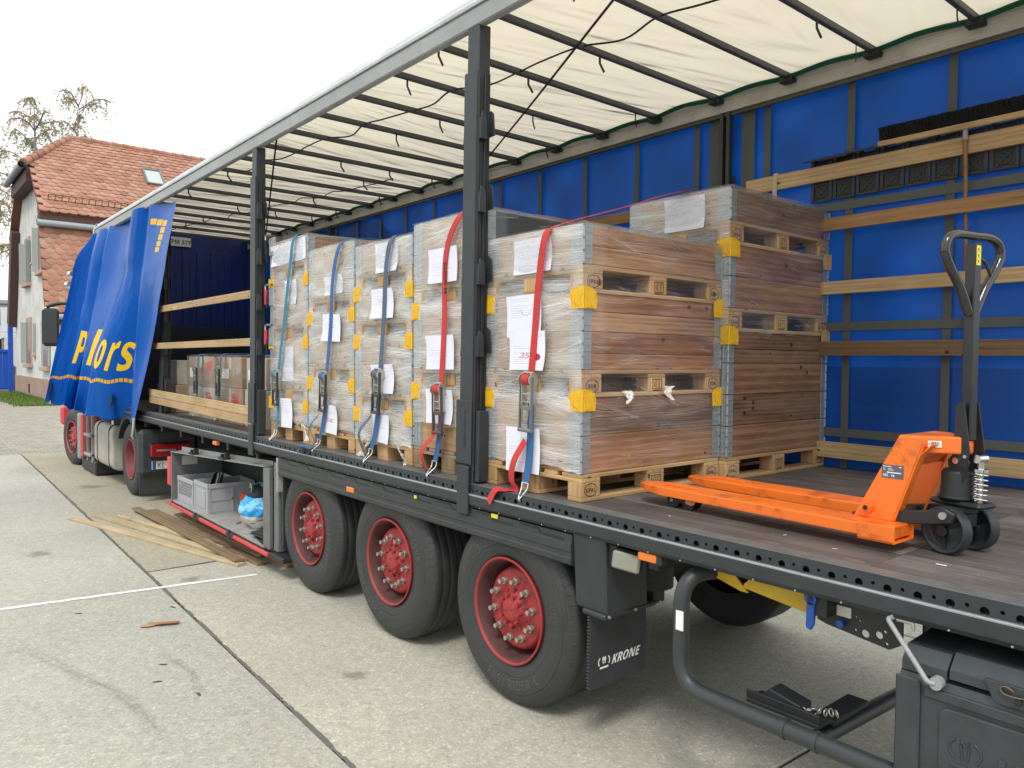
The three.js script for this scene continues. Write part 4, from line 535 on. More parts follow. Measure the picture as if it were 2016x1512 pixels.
    for (const x of [-5.35, -4.35]) { const y = topY(x) + 0.014; part(L, 'latch', merge([cb(x - 0.09, x + 0.05, y, y + 0.02, -0.06, 0.02, 0.003), cb(x + 0.02, x + 0.06, y, y + 0.075, -0.05, 0.0, 0.004), cb(x - 0.06, x - 0.03, y, y + 0.05, -0.05, 0.01, 0.003)]), mt.steelDark); }
    part(L, 'sticker', cb(-6.158, -6.156, 0.64, 0.75, -0.30, -0.12, 0.0005), M([0.55, 0.56, 0.50], 0.6));
    part(L, 'end_post', cb(x1 + 0.002, x1 + 0.15, 0.215, topY(x1), -0.04, 0.0, 0.006), gm); part(L, 'end_post', cb(x1 + 0.205, x1 + 0.30, 0.22, 1.02, -0.12, -0.02, 0.005), gm); part(L, 'end_wall', cb(x1 + 0.002, x1 + 0.03, 0.20, topY(x1), zb, -0.045, 0.004), gm);
    part(L, 'side_sheet', cb(x1 + 0.31, x1 + 0.36, 0.28, 0.95, -0.35, -0.04, 0.004), mt.steel);
    const sgn = [[-6.22, -5.18], [-5.02, -4.12], [-3.98, -3.10]]; for (const [a, b] of sgn) part(L, 'reflector_bar', cb(a, b, 0.172, 0.208, 0.022, 0.045, 0.004), mt.red);
    part(L, 'lower_beam', cb(-6.2, -3.05, 0.165, 0.198, -0.02, 0.020, 0.004), mt.steelDark); for (const x of [-5.1, -4.05]) part(L, 'bar_clamp', merge([cb(x - 0.09, x + 0.09, 0.165, 0.218, 0.012, 0.052, 0.006), cyl('y', 0.015, 0.09, x, 0.2, 0.05, 8)]), mt.steel);
    part(L, 'beam_end', cb(-3.09, -2.78, 0.168, 0.215, -0.35, 0.03, 0.006), mt.plasticBlack);
    part(L, 'reflector_strip', cb(-6.46, -6.33, 0.37, 0.72, -0.12, -0.03, 0.008), mt.red); for (const y of [0.42, 0.62]) part(L, 'strip_bracket', cb(-6.332, -6.188, y, y + 0.04, -0.11, -0.07, 0.004), mt.steelDark); }
}
// ================================================================ gathered side curtain (part of the trailer)
{
  // fold lines of the gathered sheet from its front edge to its rear edge: ridge, valley, ridge ... each from top to hem
  const F = [
    [[-10.25, 3.91, 0.039], [-10.27, 3.523, 0.276], [-10.292, 3.132, 0.354], [-10.357, 1.982, 0.578], [-10.4, 1.219, 0.718]],
    [[-10.183, 3.93, 0.008], [-10.213, 3.527, 0.085], [-10.239, 3.159, 0.156], [-10.317, 2.058, 0.331], [-10.38, 1.164, 0.47]],
    [[-10.05, 3.92, 0.019], [-10.042, 3.493, 0.103], [-10.036, 3.126, 0.179], [-10.016, 2.041, 0.368], [-10.0, 1.17, 0.517]],
    [[-9.333, 3.93, 0.007], [-9.415, 3.529, 0.07], [-9.498, 3.107, 0.119], [-9.7, 2.057, 0.284], [-9.88, 1.109, 0.413]],
    [[-9.2, 3.914, 0.021], [-9.245, 3.494, 0.09], [-9.29, 3.074, 0.146], [-9.401, 2.039, 0.324], [-9.5, 1.118, 0.463]],
    [[-7.933, 3.92, 0.006], [-8.204, 3.407, 0.045], [-8.39, 3.029, 0.065], [-8.847, 2.053, 0.294], [-9.28, 1.082, 0.368]],
    [[-7.8, 3.905, 0.024], [-8.021, 3.372, 0.073], [-8.173, 2.996, 0.1], [-8.546, 2.036, 0.339], [-8.9, 1.093, 0.423]],
    [[-7.133, 3.92, -0.014], [-7.36, 3.326, -0.005], [-7.488, 2.966, 0.01], [-7.801, 2.053, 0.011], [-8.13, 1.038, 0.006]],
    [[-7.0, 3.91, 0.008], [-7.171, 3.29, 0.03], [-7.267, 2.934, 0.052], [-7.502, 2.037, 0.069], [-7.75, 1.054, 0.081]],
    [[-5.95, 3.80, -0.015], [-6.282, 3.202, 0.01], [-6.469, 2.878, 0.015], [-6.926, 2.035, 0.038], [-7.35, 1.15, 0.123]]];
  const US = [0, 0.2, 0.22, 0.38, 0.40, 0.50, 0.52, 0.84, 0.86, 1.0], VS = [1, 0.8, 0.67, 0.31, 0];
  for (const k of [3, 5, 7]) F[k].forEach((p, i) => { const q = 0.28 * (0.4 + 0.15 * i); p[0] -= q; p[2] -= q * 0.19; });
  const crv = F.map(f => new THREE.CatmullRomCurve3(f.map(p => V3(...p)), false, 'catmullrom', 0.5));
  const col = (k, v) => { let i = 0; while (i < 3 && v < VS[i + 1]) i++; const t = clamp((VS[i] - v) / (VS[i] - VS[i + 1]), -0.3, 1.3); const a = crv[k].getPoint(clamp((i + t) / 4, 0, 1)); if (v < 0) a.y += v * 2.9; return a; };
  const surf = (s, v) => { const u = 1 - s; let k = 0; while (k < 8 && u > US[k + 1]) k++; let t = (u - US[k]) / (US[k + 1] - US[k]); const a = col(k, v), b = col(k + 1, v), w = US[k + 1] - US[k] > 0.05;
    const p = a.clone().lerp(b, t); if (w) { const n = V3(a.z - b.z, 0, b.x - a.x).normalize(), L = a.distanceTo(b); const sg = k % 4 === 2 ? 0.10 : -0.055; p.addScaledVector(n, L * sg * Math.sin(t * PI) + 0.022 * (fbm(u * 16, v * 6, 55, 3) - 0.5)); p.z += 0.03 * Math.sin(v * 8 + k) * Math.sin(t * PI); }
    p.y += 0.018 * Math.sin(u * 34) * (1 - v); return p; };
  const W = 2048, H = 1024;
  const print = canvasTex(W, H, (x) => {
    x.fillStyle = 'rgb(0,80,166)'; x.fillRect(0, 0, W, H); const r = rng(12);
    for (let i = 0; i < 900; i++) { x.fillStyle = `rgba(${120 + r() * 80},${140 + r() * 60},${190},${0.015 + r() * 0.04})`; x.fillRect(r() * W, r() * H, 20 + r() * 120, 1 + r() * 3); }
    x.fillStyle = '#f0c21f';
    const letter = (c, u, v, hgt, sx) => { x.save(); x.translate(u * W, (1 - v) * H); x.transform(1, 0, -0.5, 1, 0, 0); x.scale(sx, 1); x.font = `bold ${hgt}px sans-serif`; x.fillText(c, 0, 0); x.restore(); };
    letter('P', 0.200, 0.240, 245, 2.2); letter('l', 0.405, 0.235, 245, 2.3); letter('o', 0.498, 0.228, 245, 1.8); letter('r', 0.638, 0.220, 245, 1.7); letter('s', 0.735, 0.214, 245, 1.65);
    for (let u = 0.0; u < 0.84; u += 0.0265) { x.fillStyle = '#e0a81a'; x.fillRect(u * W, (1 - 0.172 - 0.01 * u) * H, 0.0215 * W, 17); }
    x.fillStyle = '#e0ac1c'; const sq = (u, v) => x.fillRect(u * W, (1 - v) * H, 0.024 * W, 0.022 * H);
    for (let k = 0; k < 3; k++) sq(0.868 + k * 0.0275, 0.945 - k * 0.004); for (let k = 1; k < 5; k++) sq(0.923 - k * 0.003, 0.937 - k * 0.026);
  });
  const cm = M([1, 1, 1], 0.36, { map: print, side: THREE.DoubleSide, specularIntensity: 0.34 });
  const C = part(T, 'side_curtain', (() => { const us = []; for (let k = 0; k < 9; k++) { const n = US[k + 1] - US[k] > 0.05 ? 26 : 5; for (let i = 0; i < n; i++) us.push(lerp(US[k], US[k + 1], i / n)); } us.push(1); const n = us.length - 1; return toCreasedNormals(sheet(n, 90, (i, j) => { const p = surf(1 - us[Math.round(i * n)], j); return [p.x, p.y, p.z]; }, (i, j) => [us[Math.round(i * n)], j]), 0.45); })(), cm);
  const strap = (s, v0, v1) => { const a = surf(s, v0), b = surf(s, v1), n = V3(0.25, 0, 1).normalize(); const q = t => a.clone().lerp(b, t).addScaledVector(n, 0.05); const g = sub(C, 'buckle_strap'); part(g, 'strap', ribbon([q(0).toArray(), q(0.5).addScaledVector(n, 0.02).toArray(), q(1).toArray()], 0.06, 0.004, [1, 0, 0.2]), mt.black); const bk = part(g, 'buckle', merge([cb(-0.04, 0.04, -0.07, 0.07, 0, 0.02, 0.004), cb(-0.03, 0.03, -0.09, -0.03, 0.02, 0.035, 0.004)]), mt.black); bk.position.copy(q(0.18)).addScaledVector(n, 0.012); const hk = part(g, 'hook', cb(-0.045, 0.045, -0.03, 0.03, 0, 0.012, 0.003), mt.silver); hk.position.copy(q(1)); };
  strap(0.90, 0.13, 0.012); strap(0.24, 0.105, -0.02);
  part(C, 'hem_pole', tube([[-7.43, 1.15, 0.115], [-7.45, 1.0, 0.12], [-7.50, 0.90, 0.12], [-7.52, 0.86, 0.10]], 0.02, 8), mt.silver);
}
// ================================================================ tractor unit
{
  const K = thing('tractor_unit', 'white tractor with red wheels mostly hidden behind the blue curtain', 'truck'), wheel = globalThis.__wheel;
  part(K, 'chassis', cb(-13.6, -7.4, 0.62, 0.88, -1.7, -0.8, 0.02), mt.steelDark);
  // cab
  const cm = M([0.62, 0.62, 0.60], 0.3, { clearcoat: 0.5 });
  part(K, 'cab', extZ([[-13.75, 1.0], [-11.6, 1.0], [-11.6, 2.75], [-13.5, 2.75], [-13.8, 2.2]], -2.35, -0.06, 0.05), cm); part(K, 'cab_roof', extZ([[-13.45, 2.76], [-11.6, 2.76], [-11.6, 3.5], [-12.0, 3.75], [-13.1, 3.6]], -2.2, -0.75, 0.08), cm);
  part(K, 'wheel_arch', extZ([[-12.75, 0.95], [-11.15, 0.95], [-11.15, 1.35], [-12.75, 1.35]], -2.3, 0.03, 0.03), mt.plasticBlack);
  const wf = wheel(K, -12.0, 0.50, 0.09, 0.12, 0.4, M([0.50, 0.055, 0.06], 0.45)); wf.scale.setScalar(0.95); const wf2 = wheel(K, -12.0, 0.50, -2.45, PI + 0.12, 0.9, mt.rimRed); wf2.scale.setScalar(0.95);
  // rear wheel: deep dish
  { const w = sub(K, 'wheel'); w.position.set(-8.12, 0.51, 0.02); const tm = mt.rubber;
    part(w, 'tyre', lathe([[0.285, -0.04], [0.31, -0.01], [0.40, 0.0], [0.46, -0.01], [0.495, -0.03], [0.51, -0.06], [0.51, -0.25], [0.49, -0.28], [0.30, -0.28]], 'z', 56), tm);
    part(w, 'rim', lathe([[0.283, -0.05], [0.29, -0.01], [0.278, -0.004], [0.265, -0.02], [0.255, -0.12], [0.225, -0.17], [0.16, -0.165], [0.15, -0.10], [0.10, -0.08], [0, -0.07]], 'z', 40), M([0.20, 0.045, 0.05], 0.6)); const w2 = w.clone(); w2.name = 'wheel'; w2.position.z = -2.5; w2.rotation.y = PI; K.add(w2);
    part(K, 'axle', cyl('z', 0.1, 1.9, -8.12, 0.51, -1.25, 14), mt.steelDark); }
  // rear wing, lamp, plate
  part(K, 'rear_wing', (() => { const q = []; for (let i = 0; i <= 14; i++) { const a = lerp(0.05, PI * 0.86, i / 14); q.push([-8.12 + 0.66 * Math.cos(a), 0.51 + 0.62 * Math.sin(a)]); } for (let i = 14; i >= 0; i--) { const a = lerp(0.05, PI * 0.86, i / 14); q.push([-8.12 + 0.61 * Math.cos(a), 0.51 + 0.57 * Math.sin(a)]); } return extZ(q, -0.62, 0.04); })(), mt.plasticBlack);
  part(K, 'rear_wing_panel', cb(-7.50, -7.36, 0.36, 0.98, -0.66, 0.075, 0.05), dirt([0.05, 0.055, 0.06], 0.5, 1.3)); part(K, 'mud_flap', cb(-7.44, -7.42, 0.10, 0.375, -0.63, 0.06, 0.005), mt.rubber);
  { const l = sub(K, 'tail_lamp'); part(l, 'housing', cb(-7.359, -7.30, 0.60, 0.80, -0.56, -0.04, 0.02), mt.black); part(l, 'lens', cb(-7.299, -7.27, 0.62, 0.78, -0.55, -0.05, 0.02), mt.redDark); part(l, 'lens_strip', cb(-7.269, -7.262, 0.69, 0.715, -0.36, -0.12, 0.002), mt.lens); }
  { const p = part(K, 'number_plate', cb(-7.359, -7.35, 0.44, 0.555, -0.60, -0.08, 0.002), mt.white); part(p, 'lettering', new THREE.PlaneGeometry(0.51, 0.11).rotateY(PI / 2).translate(-7.347, 0.4975, -0.34), M([1, 1, 1], 0.5, { map: globalThis.__plate('KI   P', 0.52, 0.115, true) })); }
  part(K, 'rear_frame', cb(-7.52, -7.38, 0.45, 0.85, -2.4, -0.68, 0.01), mt.steelDark);
  // tank, steps, mirror
  { const prof = []; const r = 0.1, w = 0.62, h = 0.62; const s = new THREE.Shape(); s.moveTo(-w / 2 + r, -h / 2); s.lineTo(w / 2 - r, -h / 2); s.quadraticCurveTo(w / 2, -h / 2, w / 2, -h / 2 + r); s.lineTo(w / 2, h / 2 - r); s.quadraticCurveTo(w / 2, h / 2, w / 2 - r, h / 2); s.lineTo(-w / 2 + r, h / 2); s.quadraticCurveTo(-w / 2, h / 2, -w / 2, h / 2 - r); s.lineTo(-w / 2, -h / 2 + r); s.quadraticCurveTo(-w / 2, -h / 2, -w / 2 + r, -h / 2);
    const g = new THREE.ExtrudeGeometry(s, { depth: 1.2, bevelEnabled: true, bevelSize: 0.03, bevelThickness: 0.03, bevelSegments: 3 }); g.rotateY(PI / 2); const tk = part(K, 'fuel_tank', projUV(g), mt.cream); tk.position.set(-10.15, 0.58, -0.27);
    for (const x of [-9.95, -9.15]) part(tk, 'tank_band', (() => { const q = []; const k = new THREE.Shape(s.getPoints(4)); const gg = new THREE.ExtrudeGeometry(k, { depth: 0.035, bevelEnabled: false }); gg.scale(1.115, 1.115, 1); gg.rotateY(PI / 2); return projUV(gg); })(), mt.black).position.set(x + 10.15, 0, 0); }
  part(K, 'step_side', cb(-11.05, -10.9, 0.25, 0.98, -0.35, 0.12, 0.02), M([0.50, 0.10, 0.09], 0.5)); part(K, 'step_side', cb(-11.22, -11.06, 0.2, 0.98, -0.4, 0.13, 0.02), mt.greyPlastic);
  part(K, 'step_frame', cb(-10.88, -10.35, 0.15, 1.0, -0.45, -0.1, 0.02), mt.plasticBlack); for (const y of [0.30, 0.62]) part(K, 'step', cb(-10.86, -10.4, y, y + 0.05, -0.09, 0.1, 0.01), mt.alu); for (const x of [-10.8, -10.42]) part(K, 'step_rail', cb(x - 0.02, x + 0.02, 0.2, 0.98, 0.02, 0.06, 0.004), mt.alu);
  part(K, 'side_skirt', cb(-11.3, -10.2, 0.02, 0.24, -0.5, 0.05, 0.02), mt.plasticBlack); part(K, 'bumper_corner', cb(-13.45, -13.25, 0.62, 0.98, -0.3, 0.04, 0.04), mt.red);
  { const m = sub(K, 'mirror'); m.position.set(-11.95, 2.45, 0.40); m.rotation.y = -0.25; part(m, 'housing', cb(-0.09, 0.05, -0.33, 0.34, -0.13, 0.13, 0.05), mt.plasticBlack); part(m, 'glass', cb(0.052, 0.056, -0.27, 0.30, -0.105, 0.105, 0.002), mt.glassDark); part(m, 'arm', tube([[-0.02, 0.36, 0.06], [-0.02, 0.42, -0.1], [-0.02, 0.44, -0.35]], 0.03, 8), mt.plasticBlack); part(m, 'cover', cb(-0.12, -0.092, -0.2, 0.36, -0.12, 0.12, 0.012), cm); }
  for (const [y, z] of [[3.36, 0.16], [3.18, 0.20]]) part(K, 'horn', cyl('x', 0.06, 0.16, -11.4, y, z, 14, 0.045), mt.chrome);
  part(K, 'horn_mast', merge([cyl('y', 0.018, 0.75, -11.42, 3.1, 0.12, 8), cb(-11.62, -11.41, 2.70, 2.74, -0.12, 0.13, 0.006)]), mt.plasticBlack);
}
// ================================================================ cargo: pallet crates, film, straps
const cache = {}; const G = (k, f) => cache[k] || (cache[k] = f());
const stamp = (draw) => canvasTex(192, 160, (x, w, h) => { x.clearRect(0, 0, w, h); x.strokeStyle = x.fillStyle = 'rgba(38,24,16,0.9)'; x.lineWidth = 7; x.textAlign = 'center'; x.textBaseline = 'middle'; draw(x, w, h); });
const oval = t => stamp((x, w, h) => { x.beginPath(); x.ellipse(w / 2, h / 2, 86, 62, 0, 0, 7); x.stroke(); x.font = 'bold 58px sans-serif'; x.fillText(t, w / 2, h / 2 + 3); });
const stM = [oval('EPAL'), stamp((x, w, h) => { x.strokeRect(24, 22, 144, 104); x.beginPath(); x.moveTo(80, 22); x.lineTo(80, 126); x.stroke(); x.font = 'bold 26px sans-serif'; x.fillText('DE', 124, 46); x.fillText('HT', 124, 76); x.fillText('49', 124, 106); x.save(); x.translate(54, 74); x.rotate(-PI / 2); x.fillText('IPPC', 0, 0); x.restore(); x.fillRect(30, 138, 132, 8); }), oval('EUR')].map(t => M([1, 1, 1], 0.9, { map: t, transparent: true }));
const lidM = M([0.62, 0.62, 0.62], 0.5, { map: re(scuff, 2, 2) });
function hingeG(sx, sz, h) {                      // galvanised corner hinge of a pallet collar
  return G(`h${sx}${sz}${h}`, () => {
    const X = (a, b) => sx > 0 ? [a, b] : [-b, -a], Z = (a, b) => sz > 0 ? [a, b] : [-b, -a], l = [];
    const bx = (x0, x1, y0, y1, z0, z1, c) => { const [a, b] = X(x0, x1), [d, e] = Z(z0, z1); l.push(cb(a, b, y0, y1, d, e, c)); };
    bx(0.306, 0.401, 0.002, h - 0.002, 0.5955, 0.599, 0.001); bx(0.3955, 0.3995, 0.002, h - 0.002, 0.535, 0.599, 0.001);
    bx(0.36, 0.372, 0.002, h - 0.002, 0.5985, 0.6035, 0.002); bx(0.318, 0.328, 0.002, h - 0.002, 0.5985, 0.602, 0.0015);
    for (let i = 0; i < 3; i++) { const y = (i + 0.5) * h / 3; l.push(cyl('y', 0.0085, h / 3.6, sx * 0.399, y, sz * 0.599, 10)); bx(0.308, 0.40, y - 0.004, y + 0.004, 0.5985, 0.603, 0.0015); bx(0.3985, 0.403, y - 0.004, y + 0.004, 0.54, 0.60, 0.0015); }
    for (const y of [0.035, h - 0.035]) for (const x of [0.345, 0.388]) l.push(cyl('z', 0.006, 0.006, sx * x, y, sz * 0.601, 8));
    return merge(l);
  });
}
function mir(g, sx, sz) { g = g.index ? g.toNonIndexed() : g; g.scale(sx, 1, sz); if (sx * sz < 0) { const p = g.attributes.position; for (let i = 0; i < p.count; i += 3) { const a = [p.getX(i + 1), p.getY(i + 1), p.getZ(i + 1)]; p.setXYZ(i + 1, p.getX(i + 2), p.getY(i + 2), p.getZ(i + 2)); p.setXYZ(i + 2, ...a); } } g.computeVertexNormals(); return g; }
function capG(sx, sz) {                           // yellow plastic corner protector, ribbed wings
  return G(`c${sx}${sz}`, () => {
    const s = new THREE.Shape(); s.moveTo(0, 0); s.lineTo(0.098, 0); s.lineTo(0.103, 0.06); s.quadraticCurveTo(0.10, 0.112, 0.05, 0.122); s.lineTo(0, 0.122); s.closePath();
    const mk = () => new THREE.ExtrudeGeometry(s, { depth: 0.004, bevelEnabled: true, bevelSize: 0.0015, bevelThickness: 0.0015, bevelSegments: 1, curveSegments: 6 });
    let a = mk(); a = mir(a, -sx, sz); a.translate(sx * 0.412, 0, sz * 0.608); let b = mk(); b.rotateY(PI / 2); b = mir(b, sx, sz); b.translate(sx * 0.408, 0, sz * 0.612);
    const l = [a, b, cyl('y', 0.007, 0.124, sx * 0.411, 0.061, sz * 0.611, 8)]; for (let i = 0; i < 4; i++) { const x0 = 0.41 - 0.018 - i * 0.02; l.push(cb(Math.min(sx * x0, sx * (x0 - 0.004)), Math.max(sx * x0, sx * (x0 - 0.004)), 0.004, 0.10, sz > 0 ? 0.611 : -0.6165, sz > 0 ? 0.6165 : -0.611, 0.001)); const z0 = 0.59 - i * 0.02; l.push(cb(sx > 0 ? 0.411 : -0.4165, sx > 0 ? 0.4165 : -0.411, 0.004, 0.10, Math.min(sz * z0, sz * (z0 - 0.004)), Math.max(sz * z0, sz * (z0 - 0.004)), 0.001)); }
    return merge(l);
  });
}
const cr = rng(2024);
function crate(x0, z0, y0, n, ch, o) {
  const C = thing('pallet_crate', o.label, 'crate', o.group, [x0 + 0.4, y0, z0 + 0.6]);
  const pm = () => (o.old ? wd.palletOld[0] : wd.pallet[Math.floor(cr() * 3)]);
  const bxp = (nm, a, b, c, d, e, f, m, v = Math.floor(cr() * 4), gr) => part(C, nm, G(`${[a, b, c, d, e, f].map(t => t.toFixed(3))}${v}${gr || ''}`, () => cb(a, b, c, d, e, f, 0.003, gr, v * 0.43 + a, v * 0.13 + c)), m);
  // pallet: bottom boards, blocks, stringers, deck boards
  for (const [x, w] of [[-0.35, 0.1], [0, 0.145], [0.35, 0.1]]) { bxp('bottom_board', x - w / 2, x + w / 2, 0, 0.022, -0.6, 0.6, pm()); for (const z of [-0.5275, 0, 0.5275]) bxp('block', x - w / 2, x + w / 2, 0.0225, 0.0995, z - 0.0725, z + 0.0725, pm(), undefined, 'y'); }
  for (const z of [-0.5275, 0, 0.5275]) bxp('stringer_board', -0.4, 0.4, 0.100, 0.1215, z - 0.0725, z + 0.0725, pm());
  for (const [x, w] of [[-0.3275, 0.145], [-0.165, 0.1], [0, 0.145], [0.165, 0.1], [0.3275, 0.145]]) bxp('deck_board', x - w / 2, x + w / 2, 0.122, 0.144, -0.6, 0.6, pm());
  // collars
  for (let k = 0; k < n; k++) {
    const y = 0.1445 + k * ch, cut = (o.cuts && o.cuts[k]) || [1]; let f = 0;
    for (const c of cut) { const a = y + f * ch + 0.0008, b = y + (f + c) * ch - 0.0012; f += c; bxp('collar_plank', 0.374, 0.3945, a, b, -0.594, 0.594, o.side ? o.side() : wd.brown[Math.floor(cr() * 4)], undefined, 'z'); }
    const fm = o.front ? o.front() : wd.tan[Math.floor(cr() * 3)];
    bxp('collar_plank', -0.373, 0.373, y + 0.001, y + ch - 0.0015, 0.574, 0.594, fm, undefined, 'x'); bxp('collar_plank', -0.373, 0.373, y + 0.001, y + ch - 0.0015, -0.594, -0.574, fm, undefined, 'x'); bxp('collar_plank', -0.3945, -0.374, y + 0.001, y + ch - 0.0015, -0.594, 0.594, wd.tan[k % 3], undefined, 'z');
    for (const [sx, sz] of [[1, 1], [-1, 1], [1, -1]]) part(C, 'hinge', hingeG(sx, sz, ch), mt.galv).position.y = y;
  }
  const yt = 0.1445 + n * ch;
  if (o.lid) bxp('lid', -0.372, 0.372, yt - 0.03, yt - 0.008, -0.572, 0.572, lidM);
  for (const [sx, sz] of o.caps || []) { const q = part(C, 'corner_cap', capG(sx, sz), o.capM && sz < 0 ? o.capM : mt.cap); q.position.set(sx * 0.0, yt - 0.078 + 0.02 * (cr() - 0.5), 0); q.scale.y = 0.92; }
  if (o.stamps) [[0.5275, o.stamps[0]], [0, 1], [-0.5275, o.stamps[1]]].forEach(([z, s]) => { const p = part(C, 'stamp', G('stamp', () => new THREE.PlaneGeometry(0.105, 0.085).rotateY(PI / 2)), stM[s]); p.position.set(0.4012, 0.06, z); });
  C.userData_top = y0 + yt; return C;
}
const inkM = [0, 1, 2, 3].map(i => { const t = canvasTex(256, 362, (x, w, h) => { x.fillStyle = '#eeeef6'; x.fillRect(0, 0, w, h); const r = rng(90 + i); x.fillStyle = 'rgba(90,95,110,0.35)'; for (let k = 0; k < 9; k++) if (r() > 0.35) x.fillRect(26, 30 + k * 20 + (i % 2) * 110, 60 + r() * 130, 3); x.strokeStyle = x.fillStyle = i < 2 ? '#c0354a' : 'rgba(90,95,120,0.5)'; x.lineWidth = 4; x.font = 'italic 66px sans-serif'; if (i === 0) x.fillText('546', 66, 220); if (i === 1) { x.fillText('35', 66, 250); x.beginPath(); x.arc(190, 240, 34, 0, 7); x.fill(); } if (i === 2) { x.beginPath(); x.moveTo(80, 150); x.bezierCurveTo(120, 80, 110, 240, 170, 160); x.stroke(); } }); return M([0.86, 0.86, 0.90], 0.85, { map: t, side: THREE.DoubleSide }); });
function paper(C, x0, x1, y0, y1, zf, ink, seed, tilt = 0) {
  const cx = (x0 + x1) / 2, cy = (y0 + y1) / 2, w = x1 - x0, h = y1 - y0;
  const g = sheet(6, 8, (u, v) => { const k = Math.pow(Math.abs(u - 0.5) * 2, 3) * Math.pow(Math.abs(v - 0.5) * 2, 2); return [(u - 0.5) * w, (v - 0.5) * h, 0.004 * fbm(u * 3 + seed, v * 3, 70 + seed, 2) + 0.02 * k * hash2(u > 0.5 ? 1 : 0, v > 0.5 ? 1 : 0, seed)]; });
  const o = part(C, 'paper_sheet', g, inkM[ink]); o.position.set(cx - C.position.x, cy - C.position.y, zf - C.position.z); o.rotation.z = tilt; return o;
}
// stretch film: a sheet round the stack, drawn into the pallet gaps, with stretched streaks
const filmA = (dens, lines, seed) => { const WH = '0,0,0', BK = '255,255,255', t = canvasTex(1024, 1024, (x, w, h) => {
  const r = rng(seed), g = 255 - Math.round(dens * 110); x.fillStyle = `rgb(${g},${g},${g})`; x.fillRect(0, 0, w, h);
  const all = f => { for (const ox of [-w, 0, w]) for (const oy of [-h, 0, h]) { x.save(); x.translate(ox, oy); f(); x.restore(); } };
  for (let i = 0; i < 60; i++) { const px = r() * w, py = r() * h, a = 60 + r() * 190, b = 20 + r() * 60, al = dens * 0.16 * r(); x.fillStyle = r() < 0.65 ? `rgba(${WH},${al})` : `rgba(${BK},${al * 1.6})`; for (let k = 0; k < 5; k++) { const s = 1 - k * 0.18; all(() => { x.beginPath(); x.ellipse(px, py, a * s, b * s, -0.1, 0, 7); x.fill(); }); } }
  for (let i = 0; i < lines; i++) { const px = r() * w, py = r() * h, m = (r() - 0.5) * (r() < 0.3 ? 0.7 : 0.16), L = 120 + r() * 620, n = 5 + Math.floor(r() * 16), sp = 3 + r() * 9, st = 0.25 + 0.75 * r();
    for (let k = 0; k < n; k++) { const y = py + (k - n / 2) * sp + (r() - 0.5) * sp, mm = m + (r() - 0.5) * 0.05, a = px + (r() - 0.5) * 120, l = L * (0.5 + 0.6 * r()), al = st * (0.15 + 0.75 * r()) * (0.30 + 0.95 * dens), lw = 0.7 + r() * r() * 3.4; x.lineWidth = lw; x.strokeStyle = `rgba(${WH},${Math.min(0.95, al)})`; const cv = (r() - 0.5) * 8; all(() => { x.beginPath(); x.moveTo(a - l / 2, y - mm * l / 2); x.quadraticCurveTo(a, y + cv, a + l / 2, y + mm * l / 2); x.stroke(); }); } }
}, false); t.wrapS = t.wrapT = THREE.RepeatWrapping; return t; };
const fmT = [filmA(0.40, 95, 301), filmA(0.06, 34, 302)];
const filmM = [0, 1].map(k => M([0.93, 0.935, 0.94], 0.13, { transmission: 1, thickness: 0, ior: 1.5, transmissionMap: fmT[k], side: THREE.DoubleSide, bumpMap: fmT[k], bumpScale: -0.004 }));
function wrap(x0, x1, z0, z1, y0, y1, gaps, label, seed, ragged = 0.05, dens = [0, 1]) {
  const W = thing('stretch_film', label, 'plastic film', 'stretch film round the crates');
  const face = (name, nx, f, out, m) => { const len = out[0] ? z1 - z0 : x1 - x0, ny = Math.round((y1 - y0) / 0.022), yAt = (u, v) => lerp(y0 + ragged * (name === 'front_sheet' ? 1 : 0.6) * (fbm(u * 9, seed, 120 + seed, 3) - 0.3), y1, v);
    part(W, name, sheet(nx, ny, (u, v) => {
      const y = yAt(u, v), e = Math.min(u, 1 - u);
      let d = 0.017 + 0.008 * (fbm(u * 4, y * 6, 130 + seed, 2) - 0.4) ;
      for (const g of gaps) { const k = Math.exp(-Math.pow((y - g) / 0.05, 2)); d -= 0.036 * k * sst(0.02, 0.16, e); }
      d = lerp(0.0065, d, sst(0.0, 0.14, e)); d = Math.max(d, -0.012);
      const p = f(u); return [p[0] + out[0] * d, y, p[1] + out[1] * d];
    }, (u, v) => [u * len / 0.9 + seed * 0.37, (yAt(u, v) - y0) / 0.9 + seed * 0.21]), filmM[m]); };
  face('front_sheet', 40, u => [lerp(x0, x1, u), z1], [0, 1], dens[0]); face('side_sheet', 50, u => [x1, lerp(z1, z0, u)], [1, 0], dens[1]); face('side_sheet', 30, u => [x0, lerp(z0, z1, u)], [-1, 0], 1);
  part(W, 'top_sheet', sheet(30, 36, (u, v) => [lerp(x0 - 0.015, x1 + 0.015, u), y1 + 0.010 + 0.018 * (fbm(u * 5, v * 7, 140 + seed, 3) - 0.45), lerp(z1 + 0.015, z0 - 0.015, v)], (u, v) => [u * 0.9 + seed * 0.3, v * 1.3]), filmM[0]); return W;
}
